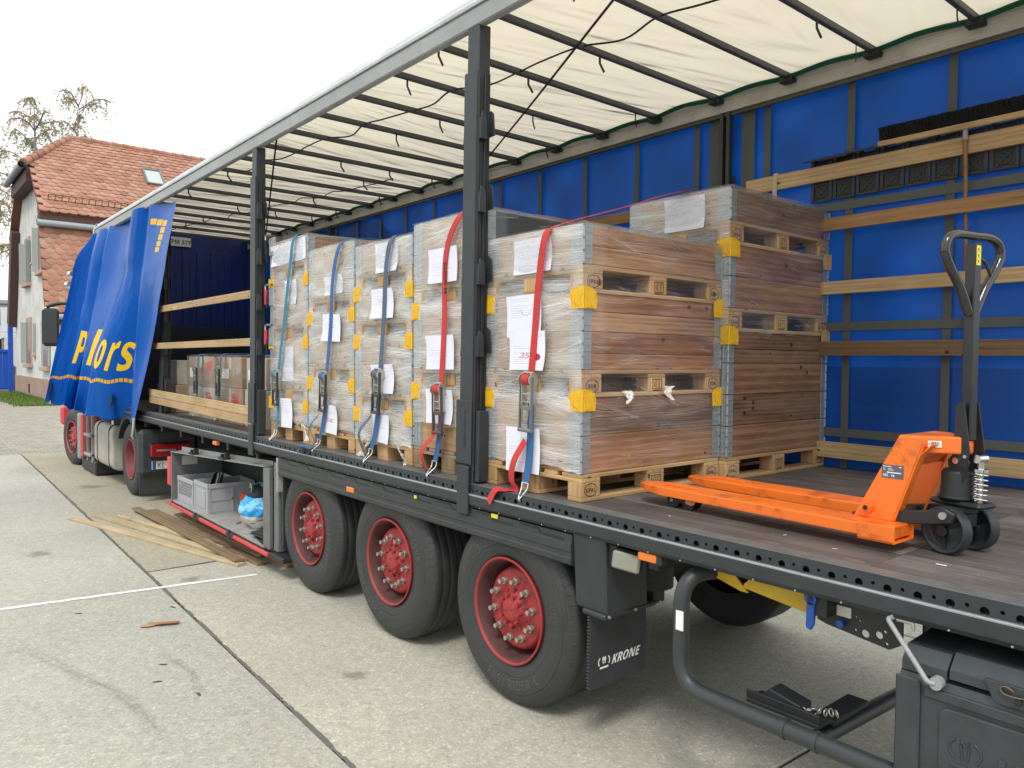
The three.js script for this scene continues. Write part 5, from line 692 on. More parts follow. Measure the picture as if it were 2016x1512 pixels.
// ratchet strap on the front of a stack
const ratG = () => G('rat', () => merge([cb(-0.038, -0.032, -0.13, 0.05, -0.012, 0.03, 0.003), cb(0.032, 0.038, -0.13, 0.05, -0.012, 0.03, 0.003), cyl('x', 0.019, 0.074, 0, 0.012, 0.012, 14), cyl('x', 0.034, 0.006, -0.044, 0.012, 0.014, 16), cyl('x', 0.034, 0.006, 0.044, 0.012, 0.014, 16), cyl('x', 0.007, 0.082, 0, 0.052, 0.012, 10), cyl('x', 0.006, 0.07, 0, -0.065, 0.02, 8), cyl('x', 0.006, 0.07, 0, -0.11, 0.01, 8)]));
const hanG = () => G('han', () => merge([cb(-0.050, -0.044, -0.26, 0.03, 0.012, 0.034, 0.003), cb(0.044, 0.050, -0.26, 0.03, 0.012, 0.034, 0.003), cyl('x', 0.012, 0.108, 0, -0.262, 0.024, 12), cb(-0.045, 0.045, -0.15, -0.13, 0.02, 0.028, 0.003), bent([[-0.03, -0.14, 0.026], [-0.02, -0.225, 0.028], [0.02, -0.225, 0.028], [0.03, -0.14, 0.026]], 0.012, 0.004, 8)]));
function strap(o) {
  const S = thing('ratchet_strap', o.label, 'strap', 'ratchet straps over the load'), zf = o.z, up = o.up, [rx, ry] = o.rat, [hx, hy] = o.hook, hz = o.hz ?? 0;
  const path = [[rx, ry + 0.01, zf + 0.006], ...up.map(p => [p[0], p[1], p[2] ?? zf])]; const side = [1, 0, 0];
  part(S, 'webbing', ribbon(path, 0.05, 0.003, side), o.mat); const r = sub(S, 'ratchet'); r.position.set(rx, ry, zf + 0.012); r.rotation.z = o.tilt || 0;
  part(r, 'frame', ratG(), o.metal || mt.zinc); part(r, 'handle', hanG(), o.metal2 || mt.steel); part(r, 'wound_webbing', cyl('x', 0.03, 0.054, 0, 0.014, 0.014, 16), o.mat);
  part(S, 'short_strap', ribbon([[rx + 0.01, ry - 0.11, zf + 0.010], [lerp(rx, hx, 0.6) + 0.01, lerp(ry, hy, 0.6), zf + 0.012], [hx, hy + 0.075, zf + 0.025]], 0.05, 0.003, side), o.low);
  part(S, 'hook', merge([bent([[hx - 0.026, hy + 0.082, zf + 0.026], [hx - 0.024, hy + 0.05, zf + 0.032], [hx - 0.004, hy - 0.004, hz + 0.012], [hx, hy - 0.025, hz - 0.012]], 0.012, 0.0048, 8), bent([[hx + 0.026, hy + 0.082, zf + 0.026], [hx + 0.024, hy + 0.05, zf + 0.032], [hx + 0.004, hy - 0.004, hz + 0.012], [hx, hy - 0.025, hz - 0.012]], 0.012, 0.0048, 8), cyl('x', 0.005, 0.056, hx, hy + 0.082, zf + 0.026, 8)]), mt.chrome);
  if (o.loose) part(S, 'loose_end', ribbon(o.loose, 0.05, 0.003, o.looseSide || [1, 0, 0]), o.mat);
  return S;
}
const FZ = -0.12, caps2 = [[1, 1], [-1, 1]], order = ['bottom', 'second', 'third', 'fourth'];
const stacks = [
  { n: 'leftmost wrapped stack beside the left post', x: -3.40, lv: [1, 2, 2, 1], papers: [[0, -3.09, -2.84, 1.34, 1.60, 2], [1, -3.12, -2.87, 1.755, 2.06, 3], [2, -3.05, -2.8, 2.43, 2.645, 3], [3, -3.34, -2.62, 2.80, 2.985, 3]] },
  { n: 'second wrapped stack from the left post', x: -2.575, lv: [2, 2, 2], papers: [[0, -2.24, -1.99, 1.355, 1.585, 0], [1, -2.25, -1.94, 2.095, 2.31, 2], [2, -2.25, -1.94, 2.47, 2.62, 3]] },
  { n: 'middle wrapped stack, third from the left post', x: -1.75, lv: [1, 2, 1, 1], papers: [[0, -1.43, -1.2, 1.355, 1.56, 2], [1, -1.44, -1.13, 1.71, 1.92, 2], [2, -1.45, -1.14, 2.25, 2.46, 2], [3, -1.43, -1.12, 2.58, 2.79, 3]] },
  { n: 'fourth wrapped stack left of the right post', x: -0.925, lv: [2, 2, 2], papers: [[0, -0.72, -0.42, 1.545, 1.765, 2], [1, -0.72, -0.41, 1.895, 2.115, 3], [2, -0.70, -0.38, 2.45, 2.67, 3]], dark: true },
];
stacks.forEach((s, si) => {
  let y = D; const gaps = []; const cs = [];
  s.lv.forEach((n, k) => {
    const topmost = k === s.lv.length - 1, pos = topmost ? 'top' : order[k];
    const c = crate(s.x, FZ - 1.2, y, n, 0.2, { label: `${pos} wooden pallet crate of the ${s.n}`, group: 'pallet crates loaded in the trailer', caps: topmost ? [] : caps2, lid: topmost, side: s.dark && topmost ? () => mt.plasticBlack : undefined, old: si > 1 && k === 0 && si === 3 });
    cs.push(c); if (k) gaps.push(y + 0.06); y += 0.144 + n * 0.2 + 0.0008;
  });
  for (const [k, a, b, c, d, ink] of s.papers) paper(cs[k], a, b, c, d, FZ + (si === 3 || ink < 3 ? 0.034 : 0.012), ink, si * 5 + k, (hash2(si, k, 3) - 0.5) * 0.08);
  wrap(s.x, s.x + 0.8, FZ - 1.2, FZ, D + [0.16, 0.16, 0.12, 0.3][si], y + 0.006, gaps, `clear wrinkled stretch film round the ${s.n}`, si + 1);
});
{ // front right stack and the tall one behind it
  const bro = l => { let i = 0; return () => wd.brown[l[i++ % l.length]]; };
  let y = D, gaps = []; const N = [];
  [[2, [[1], [0.45, 0.55]], [0, 5, 4]], [2, [[0.42, 0.58], [0.52, 0.48]], [0, 3, 2, 1]], [1, [[0.5, 0.5]], [2, 1]]].forEach(([n, cuts, cl], k) => {
    const col = bro(cl); N.push(crate(-0.10, -1.305, y, n, 0.2, { label: `${['bottom', 'middle', 'top'][k]} brown pallet crate of the stack nearest the pallet truck`, group: 'pallet crates loaded in the trailer', caps: k < 2 ? [[1, 1], [-1, 1], [1, -1]] : [], lid: k === 2, cuts, side: col, stamps: [[0, 0], [2, 2], [0, 0]][k] })); if (k) gaps.push(y + 0.06); y += 0.144 + n * 0.2 + 0.0008;
  });
  for (const [k, a, b, c, d, ink, zz] of [[0, 0.13, 0.42, 1.335, 1.585, 3, 0.034], [1, 0.13, 0.42, 2.09, 2.32, 2, 0.034], [1, 0.165, 0.46, 1.905, 2.12, 1, 0.040], [2, 0.16, 0.475, 2.44, 2.63, 3, 0.012]]) paper(N[k], a, b, c, d, -0.105 + zz, ink, 31 + k * 3 + ink, ink === 1 ? 0 : 0.02);
  wrap(-0.10, 0.70, -1.305, -0.105, D + 0.15, y + 0.006, gaps, 'clear stretch film round the brown crate stack nearest the pallet truck', 6, 0.06);
  y = D; gaps = []; const F = [];
  [[4, [[1], [1], [1], [0.45, 0.55]], [4, 5, 4, 5, 5]], [2, [[1], [1]], [1, 3]], [1, [[1]], [5]]].forEach(([n, cuts, cl], k) => { F.push(crate(-0.05, -2.525 + 0.012, y, n, 0.195, { label: `${['bottom four-collar', 'middle', 'top'][k]} pallet crate of the tall stack by the far curtain`, group: 'pallet crates loaded in the trailer', caps: k < 2 ? [[1, 1], [1, -1]] : [], capM: M([0.42, 0.28, 0.16], 0.7), lid: k === 2, cuts, side: bro(cl), stamps: [[0, 0], [2, 0], [0, 0]][k] })); if (k) gaps.push(y + 0.06); y += 0.144 + n * 0.195 + 0.0008; });
  paper(F[2], 0.26, 0.572, 2.80, 3.01, -1.313 + 0.012, 2, 44);
  wrap(-0.05, 0.75, -2.513, -1.313, D + 0.9, y + 0.006, gaps, 'cloudy stretch film round the tall stack by the far curtain', 7, 0.25);
}
// loose torn bits of film at the foot of the stacks
{ const torn = (label, x, y, z, w, h, seed) => solid('torn_film', sheet(14, 18, (u, v) => { const t = (u - 0.5), b = Math.sin(v * 3 + seed) * 0.03; return [x + t * w * (0.5 + 0.6 * Math.sin(v * 2.6 + seed * 2)) + 0.03 * (fbm(u * 4, v * 5, seed, 3) - 0.5), y - v * h + 0.02 * (fbm(u * 6, v * 2, seed + 4, 2) - 0.5), z + b + 0.05 * (fbm(u * 5, v * 6, seed + 9, 3) - 0.5)]; }), M([0.80, 0.79, 0.76], 0.35, { side: THREE.DoubleSide, transparent: true, opacity: 0.86 }), label, 'plastic film', 'torn film scraps');
  torn('white torn film scrap hanging between first and second stack', -2.62, 1.44, -0.085, 0.14, 0.19, 2); torn('crumpled torn film scrap at the foot of the middle stack', -1.52, 1.37, -0.08, 0.36, 0.13, 5); torn('white torn film tail hanging over the rail by the middle stack', -0.99, 1.37, -0.06, 0.13, 0.14, 8);
  torn('small torn film tuft on the left pallet opening of the brown stack', 0, 0, 0, 0.001, 0.001, 3).visible = true;
  const bad = scene.children.filter(o => o.name.startsWith('torn_film')).pop(); scene.remove(bad); taken.torn_film--;
  const tx = (label, z, y, w, h, seed) => solid('torn_film', sheet(12, 14, (u, v) => [0.722 + 0.02 * (fbm(u * 4, v * 5, seed, 3) - 0.3) + 0.02 * v, y - v * h, z + (u - 0.5) * w * (1.1 - 0.8 * v) + 0.02 * Math.sin(v * 4 + seed)]), M([0.85, 0.84, 0.80], 0.3, { side: THREE.DoubleSide, transparent: true, opacity: 0.75 }), label, 'plastic film', 'torn film scraps');
  tx('torn film tuft below the nearer pallet opening of the brown stack', -0.42, 1.80, 0.07, 0.07, 3); tx('torn film tuft below the farther pallet opening of the brown stack', -0.78, 1.82, 0.08, 0.08, 6);
}
// straps
strap({ label: 'teal ratchet strap over the leftmost wrapped stack', z: -0.078, mat: mt.strapTeal, low: mt.strapTeal, rat: [-3.12, 1.80], hook: [-3.12, 1.225], up: [[-3.0, 2.3], [-2.875, 2.76], [-2.80, 3.0, -0.085], [-2.795, 3.035, -0.125], [-2.78, 3.04, -0.4], [-2.75, 3.035, -1.3], [-2.75, 2.9, -1.34]] });
strap({ label: 'blue ratchet strap over the second wrapped stack', z: -0.078, mat: mt.strapBlue, low: mt.strapBlue, rat: [-2.155, 1.80], hook: [-2.245, 1.215], tilt: -0.06, up: [[-2.10, 2.2], [-2.05, 2.62], [-1.955, 2.84, -0.085], [-1.95, 2.885, -0.125], [-1.93, 2.89, -0.4], [-1.9, 2.88, -1.3], [-1.9, 2.7, -1.34]], loose: [[-2.24, 1.50, -0.045], [-2.30, 1.40, 0.0], [-2.27, 1.28, -0.02], [-2.26, 1.235, 0.01], [-2.40, 1.232, 0.03], [-2.46, 1.18, 0.035]], looseSide: [1, 0, 0.35] });
strap({ label: 'slate grey ratchet strap over the middle wrapped stack', z: -0.078, mat: mt.strapSlate, low: mt.strapBlue, rat: [-1.305, 1.835], hook: [-1.395, 1.22], tilt: -0.04, up: [[-1.27, 2.2], [-1.225, 2.66], [-1.18, 2.79, -0.085], [-1.175, 2.83, -0.125], [-1.16, 2.835, -0.4], [-1.1, 2.83, -1.3], [-1.1, 2.7, -1.34]], loose: [[-1.37, 1.55, -0.04], [-1.46, 1.42, 0.01], [-1.44, 1.30, -0.01], [-1.41, 1.235, -0.03]], looseSide: [1, 0, 0.2] });
{ const s = strap({ label: 'red ratchet strap over the fourth stack beside the right post', z: -0.078, mat: mt.strapRed, low: mt.strapBlue, metal2: M([0.10, 0.05, 0.045], 0.6), rat: [-0.535, 1.755], hook: [-0.57, 1.222], tilt: 0.03, up: [[-0.51, 2.2], [-0.487, 2.66], [-0.36, 2.845, -0.085], [-0.345, 2.885, -0.125], [-0.33, 2.89, -0.4], [-0.3, 2.88, -1.3], [-0.3, 2.7, -1.34]], loose: [[-0.56, 1.48, -0.04], [-0.63, 1.36, 0.01], [-0.62, 1.26, -0.02], [-0.57, 1.236, -0.04]], looseSide: [1, 0, 0.2] });
  const wt = canvasTex(256, 48, (x, w, h) => { x.clearRect(0, 0, w, h); x.fillStyle = '#3a1014'; x.font = 'bold 40px sans-serif'; x.fillText('WÜRTH', 60, 40); x.fillRect(6, 8, 14, 30); x.fillRect(28, 8, 14, 30); }); part(s, 'lettering', new THREE.PlaneGeometry(0.26, 0.045).rotateZ(PI / 2 + 0.05).scale(1, -1, 1).rotateZ(0).scale(1, -1, 1).translate(-0.4965, 2.50, -0.0725), M([1, 1, 1], 0.8, { map: wt, transparent: true })); }
strap({ label: 'red ratchet strap over the brown stack nearest the pallet truck', z: -0.062, mat: mt.strapRed, low: mt.strapBlue, rat: [0.352, 1.84], hook: [0.34, 1.205], tilt: -0.03, metal: mt.zinc, metal2: M([0.20, 0.21, 0.21], 0.4, { metalness: 0.4 }), up: [[0.375, 2.1], [0.41, 2.43], [0.455, 2.645, -0.07], [0.455, 2.675, -0.115], [0.43, 2.87, -0.72], [0.40, 3.052, -1.305], [0.38, 3.066, -1.6], [0.36, 3.06, -2.45]], loose: [[0.33, 1.52, -0.04], [0.27, 1.40, -0.01], [0.24, 1.29, -0.02], [0.255, 1.238, -0.04], [0.22, 1.234, -0.01], [0.14, 1.222, 0.014], [0.095, 1.15, 0.03]], looseSide: [1, 0, 0.1] });
// ---------------------------------------------------------------- cardboard boxes in the front bay
{ const card = [[0.50, 0.33, 0.205], [0.60, 0.52, 0.44], [0.46, 0.31, 0.195]].map(c => M(c, 0.85, { map: re(scuff, 0.8, 0.8) })), tapeM = M([0.55, 0.52, 0.46], 0.35), red = M([0.6, 0.05, 0.04], 0.5);
  const box = (label, x0, x1, y0, y1, z0, z1, m, lab) => { const B = thing('cardboard_box', label, 'box', 'cardboard boxes in the front bay', [(x0 + x1) / 2, y0, (z0 + z1) / 2]); const w = (x1 - x0) / 2, h = y1 - y0, d = (z1 - z0) / 2; part(B, 'carton', cb(-w, w, 0, h, -d, d, 0.008), card[m]); part(B, 'tape', cb(-0.03, 0.03, h * 0.62, h + 0.0015, d + 0.0005, d + 0.0015, 0.0003), tapeM); if (lab & 1) part(B, 'label', cb(-w + 0.06, -w + 0.30, h * 0.3, h * 0.62, d + 0.0005, d + 0.002, 0.0004), mt.paper); if (lab & 2) part(B, 'red_label', cb(w - 0.3, w - 0.12, h * 0.45, h * 0.85, d + 0.0005, d + 0.002, 0.0004), red); return B; };
  const zf = -0.28; box('lower brown carton at the left end of the front bay', -7.85, -6.95, D, 1.585, -1.0, zf, 0, 0); box('upper brown carton at the left end of the front bay', -7.83, -6.97, 1.587, 1.91, -1.0, zf - 0.02, 1, 1);
  box('lower carton behind the first tensioned strap of the front bay', -6.4, -5.45, D, 1.60, -1.0, zf, 1, 2); box('upper carton behind the first tensioned strap of the front bay', -6.42, -5.44, 1.602, 1.96, -1.0, zf, 2, 3);
  box('lower carton behind the second tensioned strap of the front bay', -5.3, -4.58, D, 1.62, -1.0, zf, 2, 2); box('upper carton behind the second tensioned strap of the front bay', -5.28, -4.6, 1.622, 1.955, -1.0, zf, 0, 1);
  box('lower carton just left of the wrapped stacks', -4.5, -3.95, D, 1.62, -1.0, zf, 1, 0); box('upper carton just left of the wrapped stacks', -4.48, -3.96, 1.622, 1.95, -1.0, zf - 0.01, 1, 1);
  wrap(-6.44, -5.42, -1.02, zf + 0.01, D + 0.05, 1.975, [], 'milky film over the cartons behind the first tensioned strap', 11, 0.1, [1, 1]); wrap(-5.32, -4.57, -1.02, zf + 0.01, D + 0.05, 1.97, [], 'milky film over the cartons behind the second tensioned strap', 12, 0.1, [1, 1]);
  for (const [x, l, m] of [[-5.86, 'grey-blue ratchet strap over the first film-covered cartons of the front bay', mt.strapBlue], [-5.08, 'dark ratchet strap over the second film-covered cartons of the front bay', mt.strapSlate]]) strap({ label: l, z: -0.225, hz: -0.19, mat: m, low: mt.strapTeal, rat: [x, 1.80], hook: [x - 0.06, 1.25], up: [[x, 1.93], [x, 1.975, -0.235], [x, 1.995, -0.28], [x, 2.0, -0.6], [x, 1.99, -1.05]] });
}
// ---------------------------------------------------------------- wooden slats in the side pockets
{ const lath = (label, x0, x1, y, h, z, m, tilt = 0, v = 0) => { const o = solid('wooden_board', cb(-(x1 - x0) / 2, (x1 - x0) / 2, -h / 2, h / 2, -0.0125, 0.0125, 0.003, 'x', v * 0.7, v * 0.23), m, label, 'slat', 'wooden slats of the trailer sides'); o.position.set((x0 + x1) / 2, y, z); o.rotation.z = tilt; return o; };
  lath('upper single wooden slat in front of the dark front bay', -7.2, -3.66, 2.562, 0.075, -0.05, wd.lath[0], 0.002, 1); lath('lower single wooden slat in front of the dark front bay', -7.25, -3.66, 2.10, 0.075, -0.05, wd.lath[1], 0.004, 2);
  lath('upper of the two stacked slats before the cartons', -7.3, -3.66, 1.462, 0.09, -0.05, wd.lath[0], -0.012, 3); lath('lower of the two stacked slats before the cartons', -7.3, -3.66, 1.37, 0.088, -0.05, wd.lath[1], -0.012, 4);
  const z = ZW + 0.088; lath('topmost wooden slat on the far side under the broom head', 0.10, 3.15, 3.305, 0.11, ZW + 0.046, wd.lath[0], 0.006, 5); lath('second wooden slat from the top on the far side', 0.05, 3.15, 2.93, 0.09, z, wd.lathOld[0], 0.006, 6); lath('third wooden slat from the top on the far side', 0.05, 3.15, 2.485, 0.09, z, wd.lath[1], 0.004, 7); lath('dark weathered fourth slat on the far side', 0.05, 3.15, 2.06, 0.10, z, wd.lathOld[1], 0, 8); lath('lowest pale slat on the far side near the floor', 0.05, 3.15, 1.35, 0.11, z, wd.lath[0], -0.002, 9);
  lath('brown slat on the far side behind the wrapped stacks', -3.3, -0.2, 3.235, 0.10, z, wd.lathOld[0], 0, 10);
  solid('slat_strap', ribbon([[0.35, 3.35, ZW + 0.026], [0.35, 3.368, ZW + 0.046], [0.35, 3.31, ZW + 0.064], [0.35, 3.24, ZW + 0.064], [0.35, 3.12, ZW + 0.06]], 0.035, 0.003, [1, 0, 0]), M([0.45, 0.36, 0.24], 0.7), 'narrow tan strap looped over the topmost far slat', 'strap'); }
// ================================================================ pallet truck
{
  const J = thing('pallet_truck', 'orange hand pallet truck with black handle on the load floor', 'pallet truck', null, [2.32, D, -0.585], PI - 0.03);
  const forkShape = () => { const w = 0.078, s = new THREE.Shape(); s.moveTo(0.14, -w); s.lineTo(1.30, -w); s.quadraticCurveTo(1.41, -w * 0.92, 1.455, -w * 0.5); s.quadraticCurveTo(1.475, 0, 1.455, w * 0.5); s.quadraticCurveTo(1.41, w * 0.92, 1.30, w); s.lineTo(0.14, w); s.closePath(); const h = new THREE.Path(); h.moveTo(1.13, -0.032); h.lineTo(1.34, -0.032); h.lineTo(1.34, 0.032); h.lineTo(1.13, 0.032); h.closePath(); s.holes.push(h); return s; };
  for (const b of [-0.195, 0.195]) {
    const g = new THREE.ExtrudeGeometry(forkShape(), { depth: 0.042, bevelEnabled: true, bevelSize: 0.004, bevelThickness: 0.004, bevelSegments: 2, curveSegments: 8 }); g.rotateX(-PI / 2); g.translate(0, 0.059, b);
    const p = g.attributes.position; for (let i = 0; i < p.count; i++) { const x = p.getX(i); if (x > 1.26) { const t = (x - 1.26) / 0.21, y = p.getY(i); p.setY(i, y < 0.08 ? lerp(y, 0.084, t * 0.75) : y - 0.006 * t); } } g.computeVertexNormals();
    const F = part(J, 'fork', projUV(g), mt.orange);
    part(F, 'slot_plate', cb(1.12, 1.35, 0.066, 0.074, b - 0.04, b + 0.04, 0.001), M([0.35, 0.05, 0.012], 0.5));
    part(F, 'end_box', merge([cb(0.125, 0.27, 0.040, 0.047, b - 0.082, b + 0.082, 0.002), cb(0.125, 0.27, 0.046, 0.108, b - 0.085, b - 0.077, 0.002), cb(0.125, 0.27, 0.046, 0.108, b + 0.077, b + 0.085, 0.002)]), mt.orange);
    for (const [a, k] of [[1.155, 0], [1.25, 1]]) part(F, 'roller', merge([cyl('z', 0.038, 0.06, a, 0.038, b, 22), cyl('z', 0.012, 0.075, a, 0.038, b, 10)]), mt.black), part(F, 'roller_pin', cyl('z', 0.009, 0.085, a, 0.038, b, 10), mt.alu);
    part(F, 'roller_link', merge([cb(1.14, 1.265, 0.030, 0.066, b - 0.040, b - 0.034, 0.003), cb(1.14, 1.265, 0.030, 0.066, b + 0.034, b + 0.040, 0.003)]), mt.plasticBlack); part(F, 'pivot_lug', merge([extZ([[1.08, 0.064], [1.155, 0.064], [1.14, 0.04], [1.12, 0.030], [1.10, 0.036]], b - 0.06, b - 0.052), extZ([[1.08, 0.064], [1.155, 0.064], [1.14, 0.04], [1.12, 0.030], [1.10, 0.036]], b + 0.052, b + 0.06)]), mt.orange); part(F, 'pivot_pin', cyl('z', 0.009, 0.128, 1.12, 0.05, b, 12), mt.alu);
  }
  // inclined side plates and head
  for (const b of [-0.155, 0.155]) { const g = extZ([[0.345, 0.107], [0.19, 0.107], [0.082, 0.43], [0.17, 0.45]], b - 0.0045, b + 0.0045, 0.001); const P = part(J, 'side_plate', g, mt.orange); part(P, 'flange', (() => { const q = extZ([[0.19, 0.107], [0.182, 0.107], [0.074, 0.428], [0.082, 0.43]], Math.min(b, b * 0.68), Math.max(b, b * 0.68)); return q; })(), mt.orange); if (b < 0) { part(P, 'boss', merge([cyl('z', 0.022, 0.022, 0.285, 0.15, b - 0.015, 18), cyl('z', 0.014, 0.028, 0.285, 0.15, b - 0.02, 14)]), mt.orange); part(P, 'boss_hole', cyl('z', 0.010, 0.004, 0.285, 0.15, b - 0.0345, 12), mt.black);
    const tt = canvasTex(256, 160, (x, w, h) => { x.fillStyle = '#565c66'; x.fillRect(0, 0, w, h); x.fillStyle = '#dfe3e8'; x.fillRect(16, 16, 96, 8); x.fillRect(200, 16, 34, 10); for (let i = 0; i < 3; i++) { x.fillRect(16, 38 + i * 12, 26, 4); x.fillRect(70, 38 + i * 12, 50 + i * 12, 4); } x.fillRect(60, 84, 170, 14); x.fillStyle = '#aab'; x.fillRect(16, 108, 60, 36); x.fillStyle = '#fff'; x.font = 'bold 36px sans-serif'; x.fillText('CE', 110, 142); });
    const st = part(P, 'rating_plate', new THREE.PlaneGeometry(0.085, 0.053), M([1, 1, 1], 0.4, { map: tt })); st.rotation.set(0, PI, 0); st.position.set(0.192, 0.305, b - 0.0062); } }
  part(J, 'back_plate', (() => { const g = cb(-0.004, 0.004, 0, 0.35, -0.15, 0.15, 0.002); g.rotateZ(0.26); g.scale(1, 0.28, 1); g.translate(0.14, 0.33, 0); return projUV(g); })(), mt.orange);
  part(J, 'head', (() => { const s = new THREE.Shape(); s.moveTo(0.165, -0.15); s.lineTo(0.10, -0.13); s.quadraticCurveTo(0.03, -0.06, -0.01, -0.046); s.quadraticCurveTo(-0.045, 0, -0.01, 0.046); s.quadraticCurveTo(0.03, 0.06, 0.10, 0.13); s.lineTo(0.165, 0.15); s.closePath(); const g = new THREE.ExtrudeGeometry(s, { depth: 0.052, bevelEnabled: true, bevelSize: 0.008, bevelThickness: 0.008, bevelSegments: 3, curveSegments: 8 }); g.rotateX(-PI / 2); g.translate(0, 0.395, 0); return projUV(g); })(), mt.orange);
  { const bt = canvasTex(128, 64, (x, w, h) => { x.fillStyle = '#e6e2da'; x.fillRect(0, 0, w, h); x.fillStyle = '#333'; const r = rng(5); for (let i = 12; i < 112; i += 3 + r() * 5) x.fillRect(i, 10, 1 + r() * 3, 34); }); const q = part(J, 'bar_code', new THREE.PlaneGeometry(0.05, 0.026), M([1, 1, 1], 0.5, { map: bt })); q.position.set(0.058, 0.425, -0.108); q.rotation.y = PI + 0.72; }
  part(J, 'link_arm', merge([extZ([[0.36, 0.075], [0.36, 0.11], [0.06, 0.165], [0.0, 0.18], [-0.03, 0.165], [-0.02, 0.135], [0.05, 0.12]], -0.145, -0.115, 0.004), extZ([[0.36, 0.075], [0.36, 0.11], [0.06, 0.165], [0.0, 0.18], [-0.03, 0.165], [-0.02, 0.135], [0.05, 0.12]], 0.115, 0.145, 0.004), cyl('z', 0.02, 0.28, 0.22, 0.115, 0, 14)]), mt.plasticBlack); part(J, 'link_pin', cyl('z', 0.014, 0.315, 0.005, 0.158, 0, 16), mt.zinc);
  part(J, 'cross_tube', cb(0.22, 0.28, 0.06, 0.10, -0.12, 0.12, 0.006), mt.orange);
  // steering head, turned a little against the forks
  const S = sub(J, 'steering_head'); S.rotation.y = -0.23;
  part(S, 'axle_block', merge([cb(-0.05, 0.05, 0.10, 0.165, -0.035, 0.035, 0.01), cyl('z', 0.018, 0.2, 0, 0.092, 0, 14), cyl('y', 0.06, 0.02, 0, 0.172, 0, 24)]), mt.plasticBlack);
  const whl = lathe([[0.0, -0.014], [0.02, -0.016], [0.024, -0.012], [0.03, -0.002], [0.06, 0.0], [0.072, -0.004], [0.076, -0.022], [0.086, -0.025], [0.0915, -0.02], [0.0925, 0.02], [0.086, 0.025], [0.076, 0.022], [0.072, 0.004], [0.06, 0.0], [0.03, 0.002], [0.024, 0.012], [0.02, 0.016], [0.0, 0.014]].map(p => p), 'z', 40);
  for (const b of [-0.082, 0.082]) { const W = part(S, 'wheel', whl, dirt([0.035, 0.04, 0.045], 0.5, 8)); W.position.set(0, 0.0925, b); for (let i = 0; i < 3; i++) part(W, 'spoke', (() => { const g = cb(0.024, 0.076, -0.004, 0.004, -0.016, 0.016, 0.001); g.rotateZ(i * 2.094 + 0.5); return g; })(), mt.plasticBlack); part(W, 'hub_cap', cyl('z', 0.022, 0.05, 0, 0, b < 0 ? -0.006 : 0.006, 18), mt.plasticBlack); }
  part(S, 'pump_base', cb(-0.11, 0.10, 0.184, 0.205, -0.055, 0.055, 0.012), mt.plasticBlack);
  part(S, 'pump_body', lathe([[0, 0], [0.066, 0], [0.066, 0.012], [0.060, 0.02], [0.058, 0.105], [0.05, 0.118], [0.02, 0.122], [0, 0.122]], 'y', 32).translate(0.015, 0.205, 0), mt.plasticBlack);
  part(S, 'piston', cyl('y', 0.0145, 0.09, 0.015, 0.365, 0, 18), mt.chrome);
  part(S, 'spring', (() => { const q = []; for (let i = 0; i <= 96; i++) { const t = i / 96; q.push(V3(-0.075 + 0.024 * Math.cos(t * 6 * 2 * PI), 0.208 + t * 0.115, 0.024 * Math.sin(t * 6 * 2 * PI))); } return new THREE.TubeGeometry(new THREE.CatmullRomCurve3(q), 220, 0.0042, 7); })(), mt.chrome);
  part(S, 'spring_cap', merge([cyl('y', 0.028, 0.012, -0.075, 0.33, 0, 20), cyl('y', 0.012, 0.04, -0.075, 0.352, 0, 14), cyl('z', 0.016, 0.05, -0.075, 0.375, 0, 16)]), mt.chrome);
  part(S, 'plunger', cyl('y', 0.010, 0.13, -0.075, 0.265, 0, 12), mt.zinc);
  for (const b of [-0.036, 0.036]) { part(S, 'lug', extZ([[0.02, 0.25], [-0.02, 0.25], [-0.055, 0.36], [-0.03, 0.385], [0.01, 0.385], [0.03, 0.36]], b - 0.005, b + 0.005, 0.001), mt.plasticBlack); part(S, 'handle_fork', extZ([[-0.045, 0.335], [0.005, 0.345], [0.0, 0.57], [-0.012, 0.585], [-0.032, 0.585], [-0.06, 0.40]], b * 1.22 - 0.003, b * 1.22 + 0.003, 0.001), mt.plasticBlack); part(S, 'pivot_bolt', cyl('z', 0.012, 0.014, -0.008, 0.362, b * 1.3, 14), mt.chrome); part(S, 'pivot_bolt', cyl('z', 0.007, 0.012, -0.045, 0.382, b * 1.3, 10), mt.chrome); }
  part(S, 'tiller', cb(-0.042, -0.002, 0.44, 1.205, -0.021, 0.021, 0.004), dirt([0.022, 0.025, 0.03], 0.3, 3));
  const hm = M([0.018, 0.019, 0.021], 0.22, { clearcoat: 0.5 });
  part(S, 'handle_loop', (() => { const q = [[0, 0.955], [-0.07, 1.05], [-0.14, 1.14], [-0.165, 1.19], [-0.15, 1.235], [-0.10, 1.256], [0, 1.258], [0.10, 1.256], [0.15, 1.235], [0.165, 1.19], [0.14, 1.14], [0.07, 1.05], [0, 0.955]].map(([b, y]) => V3(-0.022, y - 0.025, b)); q[0].z = -0.016; q[12].z = 0.016; return new THREE.TubeGeometry(new THREE.CatmullRomCurve3(q, false, 'centripetal'), 90, 0.0175, 12); })(), hm);
  part(S, 'lever', tube([[-0.022, 1.15, 0.02], [-0.028, 1.135, 0.06], [-0.03, 1.09, 0.092]], 0.007, 8), hm);
  { const yt = canvasTex(64, 180, (x, w, h) => { x.fillStyle = '#e3d626'; x.fillRect(0, 0, w, h); x.fillStyle = '#1b1b10'; for (let k = 0; k < 3; k++) { x.fillRect(26, 22 + k * 54, 10, 36); x.fillRect(20, 30 + k * 54, 22, 8); } x.fillStyle = '#8c841c'; x.fillRect(2, 62, 60, 2); x.fillRect(2, 118, 60, 2); }); const q = part(S, 'sticker', new THREE.PlaneGeometry(0.026, 0.075), M([1, 1, 1], 0.4, { map: yt })); q.position.set(-0.0432, 1.155, 0.0); q.rotation.y = -PI / 2; }
}
